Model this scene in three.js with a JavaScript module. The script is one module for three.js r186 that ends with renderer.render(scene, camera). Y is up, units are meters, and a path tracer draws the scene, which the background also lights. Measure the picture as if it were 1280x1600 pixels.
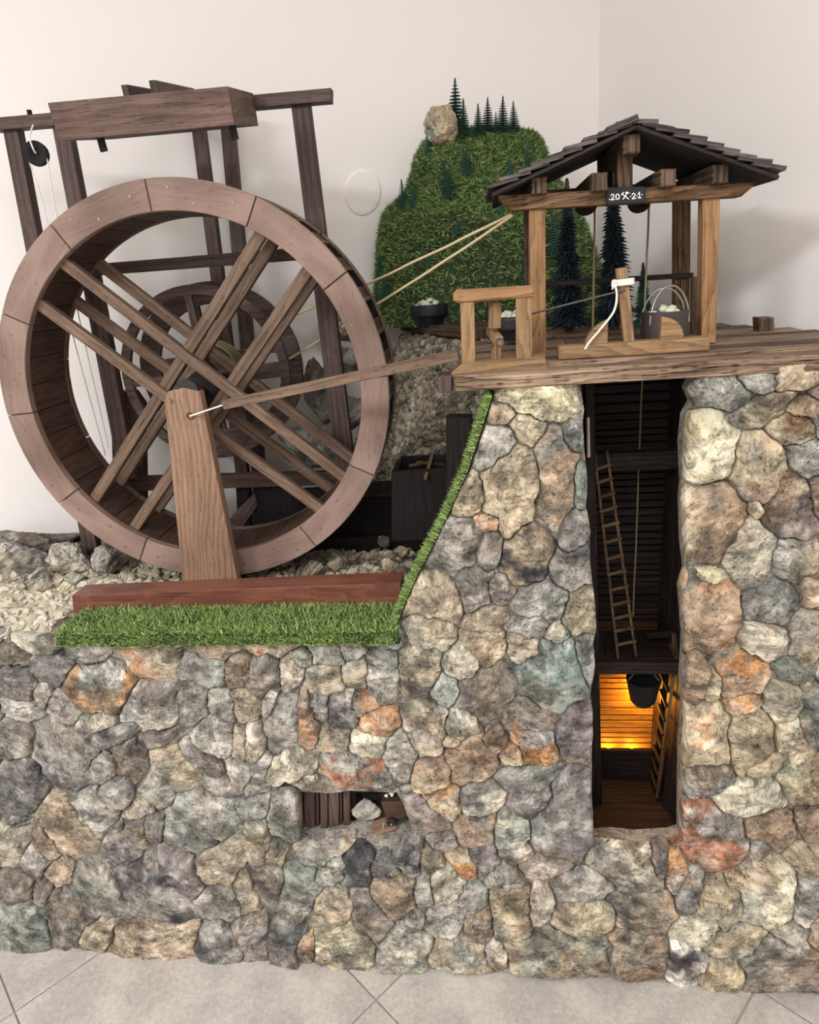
import * as THREE from 'three';
import { RoundedBoxGeometry } from 'three/addons/geometries/RoundedBoxGeometry.js';
import { mergeGeometries, mergeVertices } from 'three/addons/utils/BufferGeometryUtils.js';
import { RectAreaLightUniformsLib } from 'three/addons/lights/RectAreaLightUniformsLib.js';

// ------------------------------------------------------------------ camera, lights, exposure
const scene = new THREE.Scene();
scene.background = new THREE.Color(0x0c0c0c);
const CAM = new THREE.Vector3(0.1776, 1.55, 1.1049);
const camera = new THREE.PerspectiveCamera(2 * Math.atan(800 / 1050) * 180 / Math.PI, 1280 / 1600, 0.05, 30);
camera.position.copy(CAM);
camera.up.set(0.0332, 0.9393, -0.3414);
camera.lookAt(CAM.x - 0.1332, CAM.y - 0.3343, CAM.z - 0.9330);
scene.add(camera);
const renderer = new THREE.WebGLRenderer({ antialias: true });
renderer.toneMapping = THREE.LinearToneMapping;
renderer.toneMappingExposure = 1.07;
renderer.shadowMap.enabled = true;
RectAreaLightUniformsLib.init();
const LAMPS = [   // x, z, width, depth, intensity : flush ceiling panels of the room
  [-2.0, 2.5, 1.2, 0.6, 58, 'flat white ceiling light panel over the water wheel side'],
  [-0.3, 2.9, 1.2, 0.6, 16, 'flat white ceiling light panel behind the viewer'],
  [0.6, 1.6, 1.2, 0.6, 11, 'flat white ceiling light panel on the right'],
];
const CEIL = 3.05;
const SHAFT_LAMP = 0.02;

// ------------------------------------------------------------------ small tools
const V = (x, y, z) => new THREE.Vector3(x, y, z);
function rngOf(seed) { let a = seed >>> 0; return () => { a = (a + 0x6D2B79F5) | 0; let t = Math.imul(a ^ (a >>> 15), 1 | a); t = (t + Math.imul(t ^ (t >>> 7), 61 | t)) ^ t; return ((t ^ (t >>> 14)) >>> 0) / 4294967296; }; }
const R0 = rngOf(77);
const rr = (a, b) => a + (b - a) * R0();
const clamp = (x, a, b) => Math.min(b, Math.max(a, x));
const mix = (a, b, t) => a + (b - a) * t;
const sstep = (a, b, x) => { const t = clamp((x - a) / (b - a), 0, 1); return t * t * (3 - 2 * t); };
const hash = (x, y, z) => { let h = Math.imul(x, 374761393) + Math.imul(y, 668265263) + Math.imul(z, 2147483647) | 0; h = Math.imul(h ^ (h >>> 13), 1274126177); h ^= h >>> 16; return (h >>> 0) / 4294967296; };
const fade = (t) => t * t * t * (t * (t * 6 - 15) + 10);
function vn3(x, y, z) {          // value noise, -1..1
  const i = Math.floor(x), j = Math.floor(y), k = Math.floor(z), u = fade(x - i), v = fade(y - j), w = fade(z - k);
  const L = (a, b, t) => a + (b - a) * t;
  return 2 * L(L(L(hash(i, j, k), hash(i + 1, j, k), u), L(hash(i, j + 1, k), hash(i + 1, j + 1, k), u), v),
    L(L(hash(i, j, k + 1), hash(i + 1, j, k + 1), u), L(hash(i, j + 1, k + 1), hash(i + 1, j + 1, k + 1), u), v), w) - 1;
}
function fbm(x, y, z, o = 4) { let s = 0, a = 0.5, f = 1; for (let i = 0; i < o; i++) { s += a * vn3(x * f, y * f, z * f + i * 17.3); f *= 2.03; a *= 0.5; } return s; }
function pn(x, y, px, py, s) {   // periodic value noise, -1..1
  const i = Math.floor(x), j = Math.floor(y), u = fade(x - i), v = fade(y - j), m = (a, n) => ((a % n) + n) % n;
  const a = hash(m(i, px), m(j, py), s), b = hash(m(i + 1, px), m(j, py), s), c = hash(m(i, px), m(j + 1, py), s), d = hash(m(i + 1, px), m(j + 1, py), s);
  return 2 * (a + (b - a) * u + (c - a) * v + (a - b - c + d) * u * v) - 1;
}
const CX = V(0.9905, -0.0764, -0.1140), CY = V(0.0332, 0.9393, -0.3414), CZ = V(0.1332, 0.3343, 0.9330);
const rayDir = (px, py) => V(0, 0, 0).addScaledVector(CX, px - 640).addScaledVector(CY, 800 - py).addScaledVector(CZ, -1050);
function at(px, py, z) { const d = rayDir(px, py); return CAM.clone().addScaledVector(d, (z - CAM.z) / d.z); }   // where the photo's pixel lies on the plane z
function atY(px, py, y) { const d = rayDir(px, py); return CAM.clone().addScaledVector(d, (y - CAM.y) / d.y); }
function atPlane(px, py, p, n) { const d = rayDir(px, py); return CAM.clone().addScaledVector(d, p.clone().sub(CAM).dot(n) / d.dot(n)); }

const used = new Map();
function numbered(name) { const n = used.get(name) || 0; used.set(name, n + 1); return n ? name + '_' + String(n).padStart(3, '0') : name; }
function tag(o, label, category, group, kind) { if (label) o.userData.label = label; if (category) o.userData.category = category; if (group) o.userData.group = group; if (kind) o.userData.kind = kind; return o; }
function thing(name, p, label, category, group) { const g = new THREE.Group(); g.name = numbered(name); g.position.copy(p); scene.add(g); return tag(g, label, category, group); }
function mesh(geo, mat, name) { const m = new THREE.Mesh(geo, mat); m.name = name; m.castShadow = m.receiveShadow = true; return m; }
const origin = V(0, 0, 0);
function worldPos(o) { const p = V(0, 0, 0); for (let q = o; q && q !== scene; q = q.parent) p.add(q.position); return p; }
function part(parent, name, geo, mat, label) {   // geometry given in world coordinates
  const p = worldPos(parent); geo.translate(-p.x, -p.y, -p.z);
  const m = mesh(geo, mat, name); parent.add(m); if (label) m.userData.label = label; return m;
}
function solo(name, geo, mat, label, category, group, kind) {  // a thing that is one mesh; its origin at its base
  geo.computeBoundingBox(); const b = geo.boundingBox, p = V((b.min.x + b.max.x) / 2, b.min.y, (b.min.z + b.max.z) / 2);
  geo.translate(-p.x, -p.y, -p.z); const m = mesh(geo, mat, numbered(name)); m.position.copy(p); scene.add(m); return tag(m, label, category, group, kind);
}
function struct(name, geo, mat) { const m = mesh(geo, mat, name); m.userData.kind = 'structure'; scene.add(m); return m; }

// wood grain runs along g; u along the grain, v across it, both in metres
function woodUV(geo, g, seed = R0() * 100) {
  if (geo.index) geo = geo.toNonIndexed();
  const P = geo.attributes.position, uv = new Float32Array(P.count * 2), a = V(), b = V(), c = V(), n = V(), h = V();
  const alt = Math.abs(g.y) < 0.8 ? V(0, 1, 0) : V(1, 0, 0);
  const s1 = alt.clone().addScaledVector(g, -alt.dot(g)).normalize(), s2 = g.clone().cross(s1);
  for (let i = 0; i < P.count; i += 3) {
    a.fromBufferAttribute(P, i); b.fromBufferAttribute(P, i + 1); c.fromBufferAttribute(P, i + 2);
    n.copy(b).sub(a).cross(h.copy(c).sub(a)).normalize();
    const end = Math.abs(n.dot(g)) > 0.75, U = end ? s1 : g, W = end ? s2 : (Math.abs(n.dot(s1)) > Math.abs(n.dot(s2)) ? s2 : s1), o = end ? 0 : (W === s1 ? 0.3 : 0.7);
    [a, b, c].forEach((p, k) => { uv[(i + k) * 2] = p.dot(U) * (end ? 0.25 : 1) + seed * 0.37; uv[(i + k) * 2 + 1] = p.dot(W) + seed * 0.113 + o; });
  }
  geo.setAttribute('uv', new THREE.BufferAttribute(uv, 2));
  return geo;
}
// a solid whose front outline is the given photo points on a plane; thickness goes away from the viewer
function prism(pts, z, depth, o = {}) {
  const yaw = o.yaw || 0, n = o.n || V(Math.sin(yaw), 0, Math.cos(yaw)), p0 = z.isVector3 ? z : V(o.x0 ?? 0, 1, z);
  const e = o.e || V(0, 1, 0).cross(n).normalize(), u = n.clone().cross(e);
  const q = pts.map(([x, y]) => atPlane(x, y, p0, n)), c = q.reduce((s, p) => s.add(p), V(0, 0, 0)).multiplyScalar(1 / q.length);
  return prism3(q, c, e, u, n, depth, o);
}
function prism3(q, c, e, u, n, depth, o = {}) {
  let s = q.map((p) => { const d = p.clone().sub(c); return new THREE.Vector2(d.dot(e), d.dot(u)); });
  if (THREE.ShapeUtils.area(s) < 0) s = s.reverse();
  const b = o.bevel ?? 0.0012;
  const geo = new THREE.ExtrudeGeometry(new THREE.Shape(s), { depth: depth - 2 * b, bevelEnabled: true, bevelThickness: b, bevelSize: b, bevelOffset: -b, bevelSegments: 1, steps: 1, curveSegments: 8 });
  geo.translate(0, 0, b - depth);
  let g = o.grain;
  if (!g) { let best = 0; for (let i = 0; i < s.length; i++) { const d = s[(i + 1) % s.length].clone().sub(s[i]); if (d.length() > best) { best = d.length(); g = V(d.x, d.y, 0).normalize(); } } if (depth > best) g = V(0, 0, 1); }
  const w = woodUV(geo, g, o.seed);
  w.applyMatrix4(new THREE.Matrix4().makeBasis(e, u, n).setPosition(c));
  return w;
}
function bar(A, B, w, h, o = {}) {   // squared timber between two points: w across, h along "up"
  const d = B.clone().sub(A), L = d.length(); d.normalize();
  const up = o.up || (Math.abs(d.y) > 0.9 ? V(0, 0, 1) : V(0, 1, 0)), z = d.clone().cross(up).normalize(), y = z.clone().cross(d);
  let g = new RoundedBoxGeometry(L, h, w, 1, o.bevel ?? Math.min(0.0015, w / 5, h / 5));
  g = woodUV(g, V(1, 0, 0), o.seed);
  g.applyMatrix4(new THREE.Matrix4().makeBasis(d, y, z).setPosition(A.clone().add(B).multiplyScalar(0.5)));
  return g;
}
function box(x0, x1, y0, y1, z0, z1, o = {}) {
  let g = new RoundedBoxGeometry(x1 - x0, y1 - y0, z1 - z0, 1, o.bevel ?? 0.0015);
  g.translate((x0 + x1) / 2, (y0 + y1) / 2, (z0 + z1) / 2);
  const L = [x1 - x0, y1 - y0, z1 - z0], m = L.indexOf(Math.max(...L));
  return woodUV(g, o.grain || [V(1, 0, 0), V(0, 1, 0), V(0, 0, 1)][m], o.seed);
}
function tube(pts, r, seg = 0, rad = 7, closed = false) { const c = new THREE.CatmullRomCurve3(pts, closed, 'centripetal'); return new THREE.TubeGeometry(c, seg || Math.max(2, pts.length * 6), r, rad, closed); }
function cyl(A, B, r0, r1 = r0, seg = 18) { const d = B.clone().sub(A), g = new THREE.CylinderGeometry(r1, r0, d.length(), seg, 1); g.applyQuaternion(new THREE.Quaternion().setFromUnitVectors(V(0, 1, 0), d.clone().normalize())); g.translate((A.x + B.x) / 2, (A.y + B.y) / 2, (A.z + B.z) / 2); return g; }
function wiggle(A, B, n, amp, sag = 0) { const out = []; for (let i = 0; i <= n; i++) { const t = i / n, p = A.clone().lerp(B, t); p.y -= sag * 4 * t * (1 - t); if (i && i < n) p.add(V(rr(-amp, amp), rr(-amp, amp), rr(-amp, amp))); out.push(p); } return out; }

// ------------------------------------------------------------------ textures
function dataTex(w, h, f, srgb, rx = 1, ry = 1) {
  const d = new Uint8Array(w * h * 4);
  for (let y = 0; y < h; y++) for (let x = 0; x < w; x++) { const c = f(x / w, y / h), o = (y * w + x) * 4; d[o] = clamp(c[0], 0, 1) * 255; d[o + 1] = clamp(c[1], 0, 1) * 255; d[o + 2] = clamp(c[2], 0, 1) * 255; d[o + 3] = 255; }
  const t = new THREE.DataTexture(d, w, h); t.wrapS = t.wrapT = THREE.RepeatWrapping; t.magFilter = THREE.LinearFilter; t.minFilter = THREE.LinearMipmapLinearFilter; t.generateMipmaps = true; t.repeat.set(rx, ry);
  if (srgb) t.colorSpace = THREE.SRGBColorSpace; t.needsUpdate = true; return t;
}
function woodTex(seed, o) {   // returns value field 0..1 sampled over 0.6 m x 0.15 m
  const W = 1024, H = 256, f = new Float32Array(W * H);
  for (let j = 0; j < H; j++) for (let i = 0; i < W; i++) {
    const u = i / W, v = j / H;
    let d = v * o.rings + o.warp * pn(u * 3, v * 2, 3, 2, seed) + o.warp * 0.35 * pn(u * 8, v * 6, 8, 6, seed + 1) + 0.12 * pn(u * 20, v * 40, 20, 40, seed + 2);
    d = d - Math.floor(d);
    const ring = Math.pow(d, 2.2) * (1 - sstep(0.9, 1, d));
    const streak = 0.5 * pn(u * 6, v * 90, 6, 90, seed + 3) + 0.5 * pn(u * 14, v * 128, 14, 128, seed + 4);
    const pore = Math.max(0, pn(u * 40, v * 128, 40, 128, seed + 5) - 0.45) * 1.6;
    const blot = pn(u * 5, v * 3, 5, 3, seed + 6) * 0.6 + pn(u * 11, v * 6, 11, 6, seed + 7) * 0.4;
    f[j * W + i] = clamp(1 - o.ring * ring - o.streak * (0.5 - 0.5 * streak) - o.pore * pore + o.blot * blot - 0.04, 0, 1);
  }
  return (tint) => dataTex(W, H, (u, v) => { const a = f[Math.min(H - 1, (v * H) | 0) * W + Math.min(W - 1, (u * W) | 0)]; return tint(a); }, true, 1 / 0.6, 1 / 0.15);
}
const tintWarm = (k) => (a) => [Math.pow(a, 0.94 * k), Math.pow(a, 1.0 * k), Math.pow(a, 1.06 * k)];
const bumpOf = (t) => { const b = t.clone(); b.colorSpace = THREE.NoColorSpace; return b; };
const wtFine = woodTex(11, { rings: 9, warp: 0.5, ring: 0.18, streak: 0.26, pore: 0.3, blot: 0.16 })(tintWarm(1));
const wtGrain = woodTex(23, { rings: 7, warp: 1.5, ring: 0.2, streak: 0.18, pore: 0.2, blot: 0.1 })(tintWarm(1.1));
const wtPost = woodTex(83, { rings: 13, warp: 1.0, ring: 0.2, streak: 0.16, pore: 0.2, blot: 0.1 })(tintWarm(1.05));
const wtMdf = woodTex(71, { rings: 3, warp: 0.9, ring: 0.05, streak: 0.12, pore: 0.12, blot: 0.2 })(tintWarm(1));
const wtOld = woodTex(41, { rings: 12, warp: 0.8, ring: 0.32, streak: 0.34, pore: 0.5, blot: 0.2 })(tintWarm(1.1));
const wtSatin = woodTex(57, { rings: 4, warp: 1.6, ring: -0.16, streak: 0.2, pore: 0.2, blot: 0.16 })(tintWarm(1.1));
function wood(hex, map, rough = 0.62, bump = 0.0004, o = {}) { return new THREE.MeshPhysicalMaterial({ color: new THREE.Color(hex).multiplyScalar(0.66), map, roughness: rough, bumpMap: bumpOf(map), bumpScale: bump, specularIntensity: 0.5, ...o }); }
const stoneTex = (() => {
  const N = 1024, f = new Float32Array(N * N);
  for (let j = 0; j < N; j++) for (let i = 0; i < N; i++) {
    const u = i / N, v = j / N; let s = 0, a = 0.5;
    for (let o = 0, q = 8; o < 6; o++, q *= 2) { s += a * pn(u * q, v * q, q, q, 90 + o); a *= 0.8; }
    s += 0.35 * pn(u * 16, v * 70, 16, 70, 120) * (0.5 + 0.5 * pn(u * 6, v * 6, 6, 6, 121));
    const pit = Math.max(0, pn(u * 128, v * 128, 128, 128, 130) - 0.5) * 1.2 + Math.max(0, pn(u * 60, v * 60, 60, 60, 131) - 0.6) * 1.5;
    const fleck = Math.max(0, pn(u * 200, v * 200, 200, 200, 132) - 0.55) * 1.5;
    f[j * N + i] = s * 0.42 - pit * 0.5 + fleck * 0.4;
  }
  const get = (u, v) => f[Math.min(N - 1, (v * N) | 0) * N + Math.min(N - 1, (u * N) | 0)];
  return { map: dataTex(N, N, (u, v) => { const a = 0.8 + 0.8 * get(u, v); return [a, a, a]; }, true, 1 / 0.3, 1 / 0.3), bump: dataTex(N, N, (u, v) => { const a = 0.5 + 0.5 * get(u, v); return [a, a, a]; }, false, 1 / 0.3, 1 / 0.3) };
})();
const M = {
  plaster: new THREE.MeshStandardMaterial({ color: 0xece7e2, roughness: 0.9 }),
  ceiling: new THREE.MeshStandardMaterial({ color: 0xf2efea, roughness: 0.95 }),
  stone: new THREE.MeshStandardMaterial({ vertexColors: true, map: stoneTex.map, bumpMap: stoneTex.bump, bumpScale: 0.0048, roughness: 0.9 }),
  mortar: new THREE.MeshStandardMaterial({ color: 0xa39c8e, map: stoneTex.map, bumpMap: stoneTex.bump, bumpScale: 0.008, roughness: 0.95 }),
  rim: wood(0xb09487, wtMdf, 0.6, 0.0003),
  spoke: wood(0xa68a75, wtFine, 0.6, 0.0004),
  inner: wood(0x75594c, wtFine, 0.65, 0.0004),
  post: wood(0xc29c82, wtPost, 0.5, 0.0003),
  red: wood(0x9a6350, wtSatin, 0.35, 0.0002),
  frame: wood(0x836d66, wtFine, 0.6, 0.0003),
  trough: wood(0x9a7f74, wtFine, 0.6, 0.0003),
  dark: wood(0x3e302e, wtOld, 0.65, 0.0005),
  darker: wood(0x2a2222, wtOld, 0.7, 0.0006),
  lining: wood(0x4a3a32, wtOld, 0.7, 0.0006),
  pine: wood(0xd4a474, wtGrain, 0.6, 0.0004),
  pineOld: wood(0xb08a62, wtOld, 0.65, 0.0006),
  pineGrey: wood(0x957a66, wtOld, 0.7, 0.0005),
  deck: wood(0xdebfa2, wtOld, 0.65, 0.0007),
  pale: wood(0xcfa87c, wtGrain, 0.6, 0.0003),
  shingle: wood(0x857b7d, wtOld, 0.75, 0.0008),
  shingleB: wood(0x958c8c, wtOld, 0.75, 0.0008),
  roofUnder: wood(0x544a48, wtOld, 0.75, 0.0005),
  ladder: wood(0x9c7f5c, wtOld, 0.7, 0.0004),
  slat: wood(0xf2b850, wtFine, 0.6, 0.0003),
  black: new THREE.MeshPhysicalMaterial({ color: 0x16171c, roughness: 0.5 }),
  blackMatte: new THREE.MeshStandardMaterial({ color: 0x101013, roughness: 0.85 }),
  pot: new THREE.MeshPhysicalMaterial({ color: 0x3a3130, roughness: 0.6 }),
  bolt: new THREE.MeshStandardMaterial({ color: 0x8c7a60, roughness: 0.4, metalness: 0.8 }),
  wire: new THREE.MeshStandardMaterial({ color: 0xb3a996, roughness: 0.45, metalness: 0.5 }),
  wireDark: new THREE.MeshStandardMaterial({ color: 0x57504a, roughness: 0.5, metalness: 0.5 }),
  rope: new THREE.MeshStandardMaterial({ color: 0xcdb992, roughness: 0.95 }),
  ropeDim: new THREE.MeshStandardMaterial({ color: 0x7d7154, roughness: 0.95 }),
  cord: new THREE.MeshStandardMaterial({ color: 0xe8e4d8, roughness: 0.9 }),
  rim_steel: new THREE.MeshStandardMaterial({ color: 0x9a9896, roughness: 0.35, metalness: 0.9 }),
  needle: new THREE.MeshStandardMaterial({ color: 0x335e4c, roughness: 0.9, side: THREE.DoubleSide }),
  needleDark: new THREE.MeshStandardMaterial({ color: 0x1f2e38, roughness: 0.9, side: THREE.DoubleSide }),
  bark: new THREE.MeshStandardMaterial({ color: 0x3b2c22, roughness: 0.9 }),
  turf: new THREE.MeshStandardMaterial({ color: 0x232e17, roughness: 0.95, side: THREE.DoubleSide }),
  blade: new THREE.MeshStandardMaterial({ color: 0xffffff, roughness: 0.75, side: THREE.DoubleSide }),
  gravel: new THREE.MeshStandardMaterial({ color: 0xf0f0f0, roughness: 0.95, flatShading: true }),
  earth: new THREE.MeshStandardMaterial({ color: 0x8a8272, map: stoneTex.map, bumpMap: stoneTex.bump, bumpScale: 0.01, roughness: 1 }),
  ore: new THREE.MeshStandardMaterial({ color: 0xc9cdb8, roughness: 0.9, flatShading: true }),
  tile: new THREE.MeshPhysicalMaterial({ color: 0xc4bdb6, roughness: 0.5, map: dataTex(512, 512, (u, v) => { const a = 0.93 + 0.05 * pn(u * 9, v * 9, 9, 9, 5) + 0.04 * pn(u * 60, v * 60, 60, 60, 6) + 0.05 * pn(u * 200, v * 200, 200, 200, 7); return [a, a * 0.995, a * 0.985]; }, true, 1 / 0.5, 1 / 0.5) }),
  grout: new THREE.MeshStandardMaterial({ color: 0xa39b90, roughness: 0.95 }),
  lampGlow: new THREE.MeshStandardMaterial({ color: 0xffffff, emissive: 0xfff4e6, emissiveIntensity: 1.5 }),
  lampFrame: new THREE.MeshStandardMaterial({ color: 0xdadada, roughness: 0.5, metalness: 0.3 }),
};

// ------------------------------------------------------------------ the room
const TH = 0.12;
const cornerP = V(0.479, 0, -1.027), rwEnd = V(2.53, 0, 4.1), lwEnd = V(-5.2, 0, 0.82), bwEnd = V(-5.2, 0, 4.1);
function wallSeg(name, A, B) {   // inner face along A-B, room to the left of A->B
  const d = B.clone().sub(A).setY(0), L = d.length(); d.normalize(); const n = V(-d.z, 0, d.x);   // outward
  const g = new THREE.BoxGeometry(L + 2 * TH, CEIL + 0.1, TH);
  g.applyMatrix4(new THREE.Matrix4().makeBasis(d, V(0, 1, 0), d.clone().cross(V(0, 1, 0))).setPosition(A.clone().add(B).multiplyScalar(0.5).addScaledVector(n, TH / 2).setY(CEIL / 2)));
  return struct(name, g, M.plaster);
}
wallSeg('wall_right', rwEnd, cornerP); wallSeg('wall_left', cornerP, lwEnd); wallSeg('wall_side', lwEnd, bwEnd); wallSeg('wall_rear', bwEnd, rwEnd);
{ const g = new THREE.BoxGeometry(9, 0.12, 7.5); g.translate(-1.2, CEIL + 0.06, 1.4); struct('ceiling', g, M.ceiling); }
for (const [x, z, w, d, I, L] of LAMPS) {
  const t = thing('ceiling_lamp', V(x, CEIL - 0.03, z), L, 'ceiling light', 'ceiling light panels');
  const f = new RoundedBoxGeometry(w + 0.04, 0.03, d + 0.04, 1, 0.004); f.translate(x, CEIL - 0.015, z); part(t, 'frame', f, M.lampFrame);
  const e = new THREE.BoxGeometry(w, 0.006, d); e.translate(x, CEIL - 0.032, z); part(t, 'diffuser', e, M.lampGlow);
  const l = new THREE.RectAreaLight(0xf6f8fd, I, w, d); l.position.set(x, CEIL - 0.04, z); l.lookAt(x, 0, z); scene.add(l); l.name = 'panel_light';
}
// floor of large diagonal tiles
{
  const g = new THREE.BoxGeometry(9, 0.1, 7.5); g.translate(-1.2, -0.0545, 1.4); const fl = struct('floor', g, M.grout);
  const P0 = atY(588, 1562, 0), ang = 0.88, S = 0.6, a = V(Math.cos(ang), 0, -Math.sin(ang)), b = V(Math.sin(ang), 0, Math.cos(ang));
  const tg = new RoundedBoxGeometry(S - 0.004, 0.008, S - 0.004, 1, 0.0012);
  for (let i = -4; i < 4; i++) for (let j = -3; j < 5; j++) {
    const c = P0.clone().addScaledVector(a, (i + 0.5) * S + (j & 1) * 0.0).addScaledVector(b, (j + 0.5) * S);
    if (c.z < -0.6 || c.z > 1.6 || c.x < -2 || c.x > 1.8) continue;
    const gg = woodUV(tg.clone(), V(1, 0, 0)); const m = mesh(gg, M.tile, 'tile'); m.position.set(c.x, -0.004, c.z); m.rotation.y = ang; fl.add(m);
  }
}
// round blank cover plate on the left wall
{
  const d = lwEnd.clone().sub(cornerP).normalize(), n = V(-d.z, 0, d.x); if (n.z < 0) n.negate();
  const p = atPlane(567, 301, cornerP, n);
  const prof = [[0, 0.005], [0.046, 0.005], [0.053, 0.0042], [0.056, 0.002], [0.0565, 0]].map(([x, y]) => new THREE.Vector2(x, y));
  const g = new THREE.LatheGeometry(prof, 48); g.scale(0.86, 1, 1); g.applyQuaternion(new THREE.Quaternion().setFromUnitVectors(V(0, 1, 0), n)); g.translate(p.x, p.y, p.z);
  const t = thing('cover_plate', p, 'round white blank cover plate set flush on the left wall', 'cover plate');
  part(t, 'disc', g, M.plaster);
  for (const s of [-1, 1]) { const q = p.clone().addScaledVector(d, s * 0.034).addScaledVector(n, 0.0046); const sg = cyl(q, q.clone().addScaledVector(n, 0.0018), 0.004); part(t, 'screw', sg, M.plaster); }
}

// ------------------------------------------------------------------ masonry plinth of fitted fieldstones
const G = 0.911;                      // level of the ledge the wheel stands on
const OUT = [[-420, 962], [-200, 975], [0, 989], [95, 993], [200, 991], [330, 990], [450, 986], [560, 991], [618, 980], [640, 930], [656, 895], [690, 830], [735, 735], [762, 655], [774, 614], [800, 602], [906, 597],
  [913, 640], [911, 662], [913, 700], [918, 745], [916, 790], [922, 830], [923, 880], [928, 930], [932, 985], [927, 1005], [930, 1045], [923, 1085], [927, 1115], [925, 1180], [925, 1250], [929, 1324], [960, 1322], [1000, 1326], [1050, 1323], [1067, 1318],
  [1068, 1240], [1069, 1180], [1074, 1130], [1071, 1080], [1075, 1010], [1069, 930], [1078, 903], [1073, 860], [1071, 790], [1074, 765], [1071, 700], [1076, 655], [1088, 634], [1078, 612], [1092, 588], [1130, 576], [1175, 580], [1212, 573], [1290, 564], [1418, 553],
  [1302, 1558], [1285, 1556], [1240, 1548], [1200, 1553], [1160, 1558], [1130, 1548], [1100, 1550], [1075, 1553], [1045, 1540], [1035, 1532], [1000, 1534], [960, 1527], [870, 1531], [800, 1526], [740, 1526], [668, 1516], [650, 1524], [600, 1521], [560, 1523], [500, 1512], [490, 1506], [450, 1521], [400, 1520], [320, 1505], [255, 1515], [200, 1514], [158, 1496], [143, 1503], [125, 1491], [100, 1496], [75, 1490], [20, 1498], [-420, 1478]];
const NICHE = [[463, 1237], [520, 1240], [545, 1236], [620, 1239], [631, 1258], [646, 1302], [612, 1312], [560, 1306], [520, 1308], [468, 1320]];
function inPoly(P, x, y) { let c = false; for (let i = 0, j = P.length - 1; i < P.length; j = i++) { const [a, b] = P[i], [d, e] = P[j]; if ((b > y) !== (e > y) && x < (d - a) * (y - b) / (e - b) + a) c = !c; } return c; }
const solid = (x, y) => inPoly(OUT, x, y) && !inPoly(NICHE, x, y);
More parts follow.
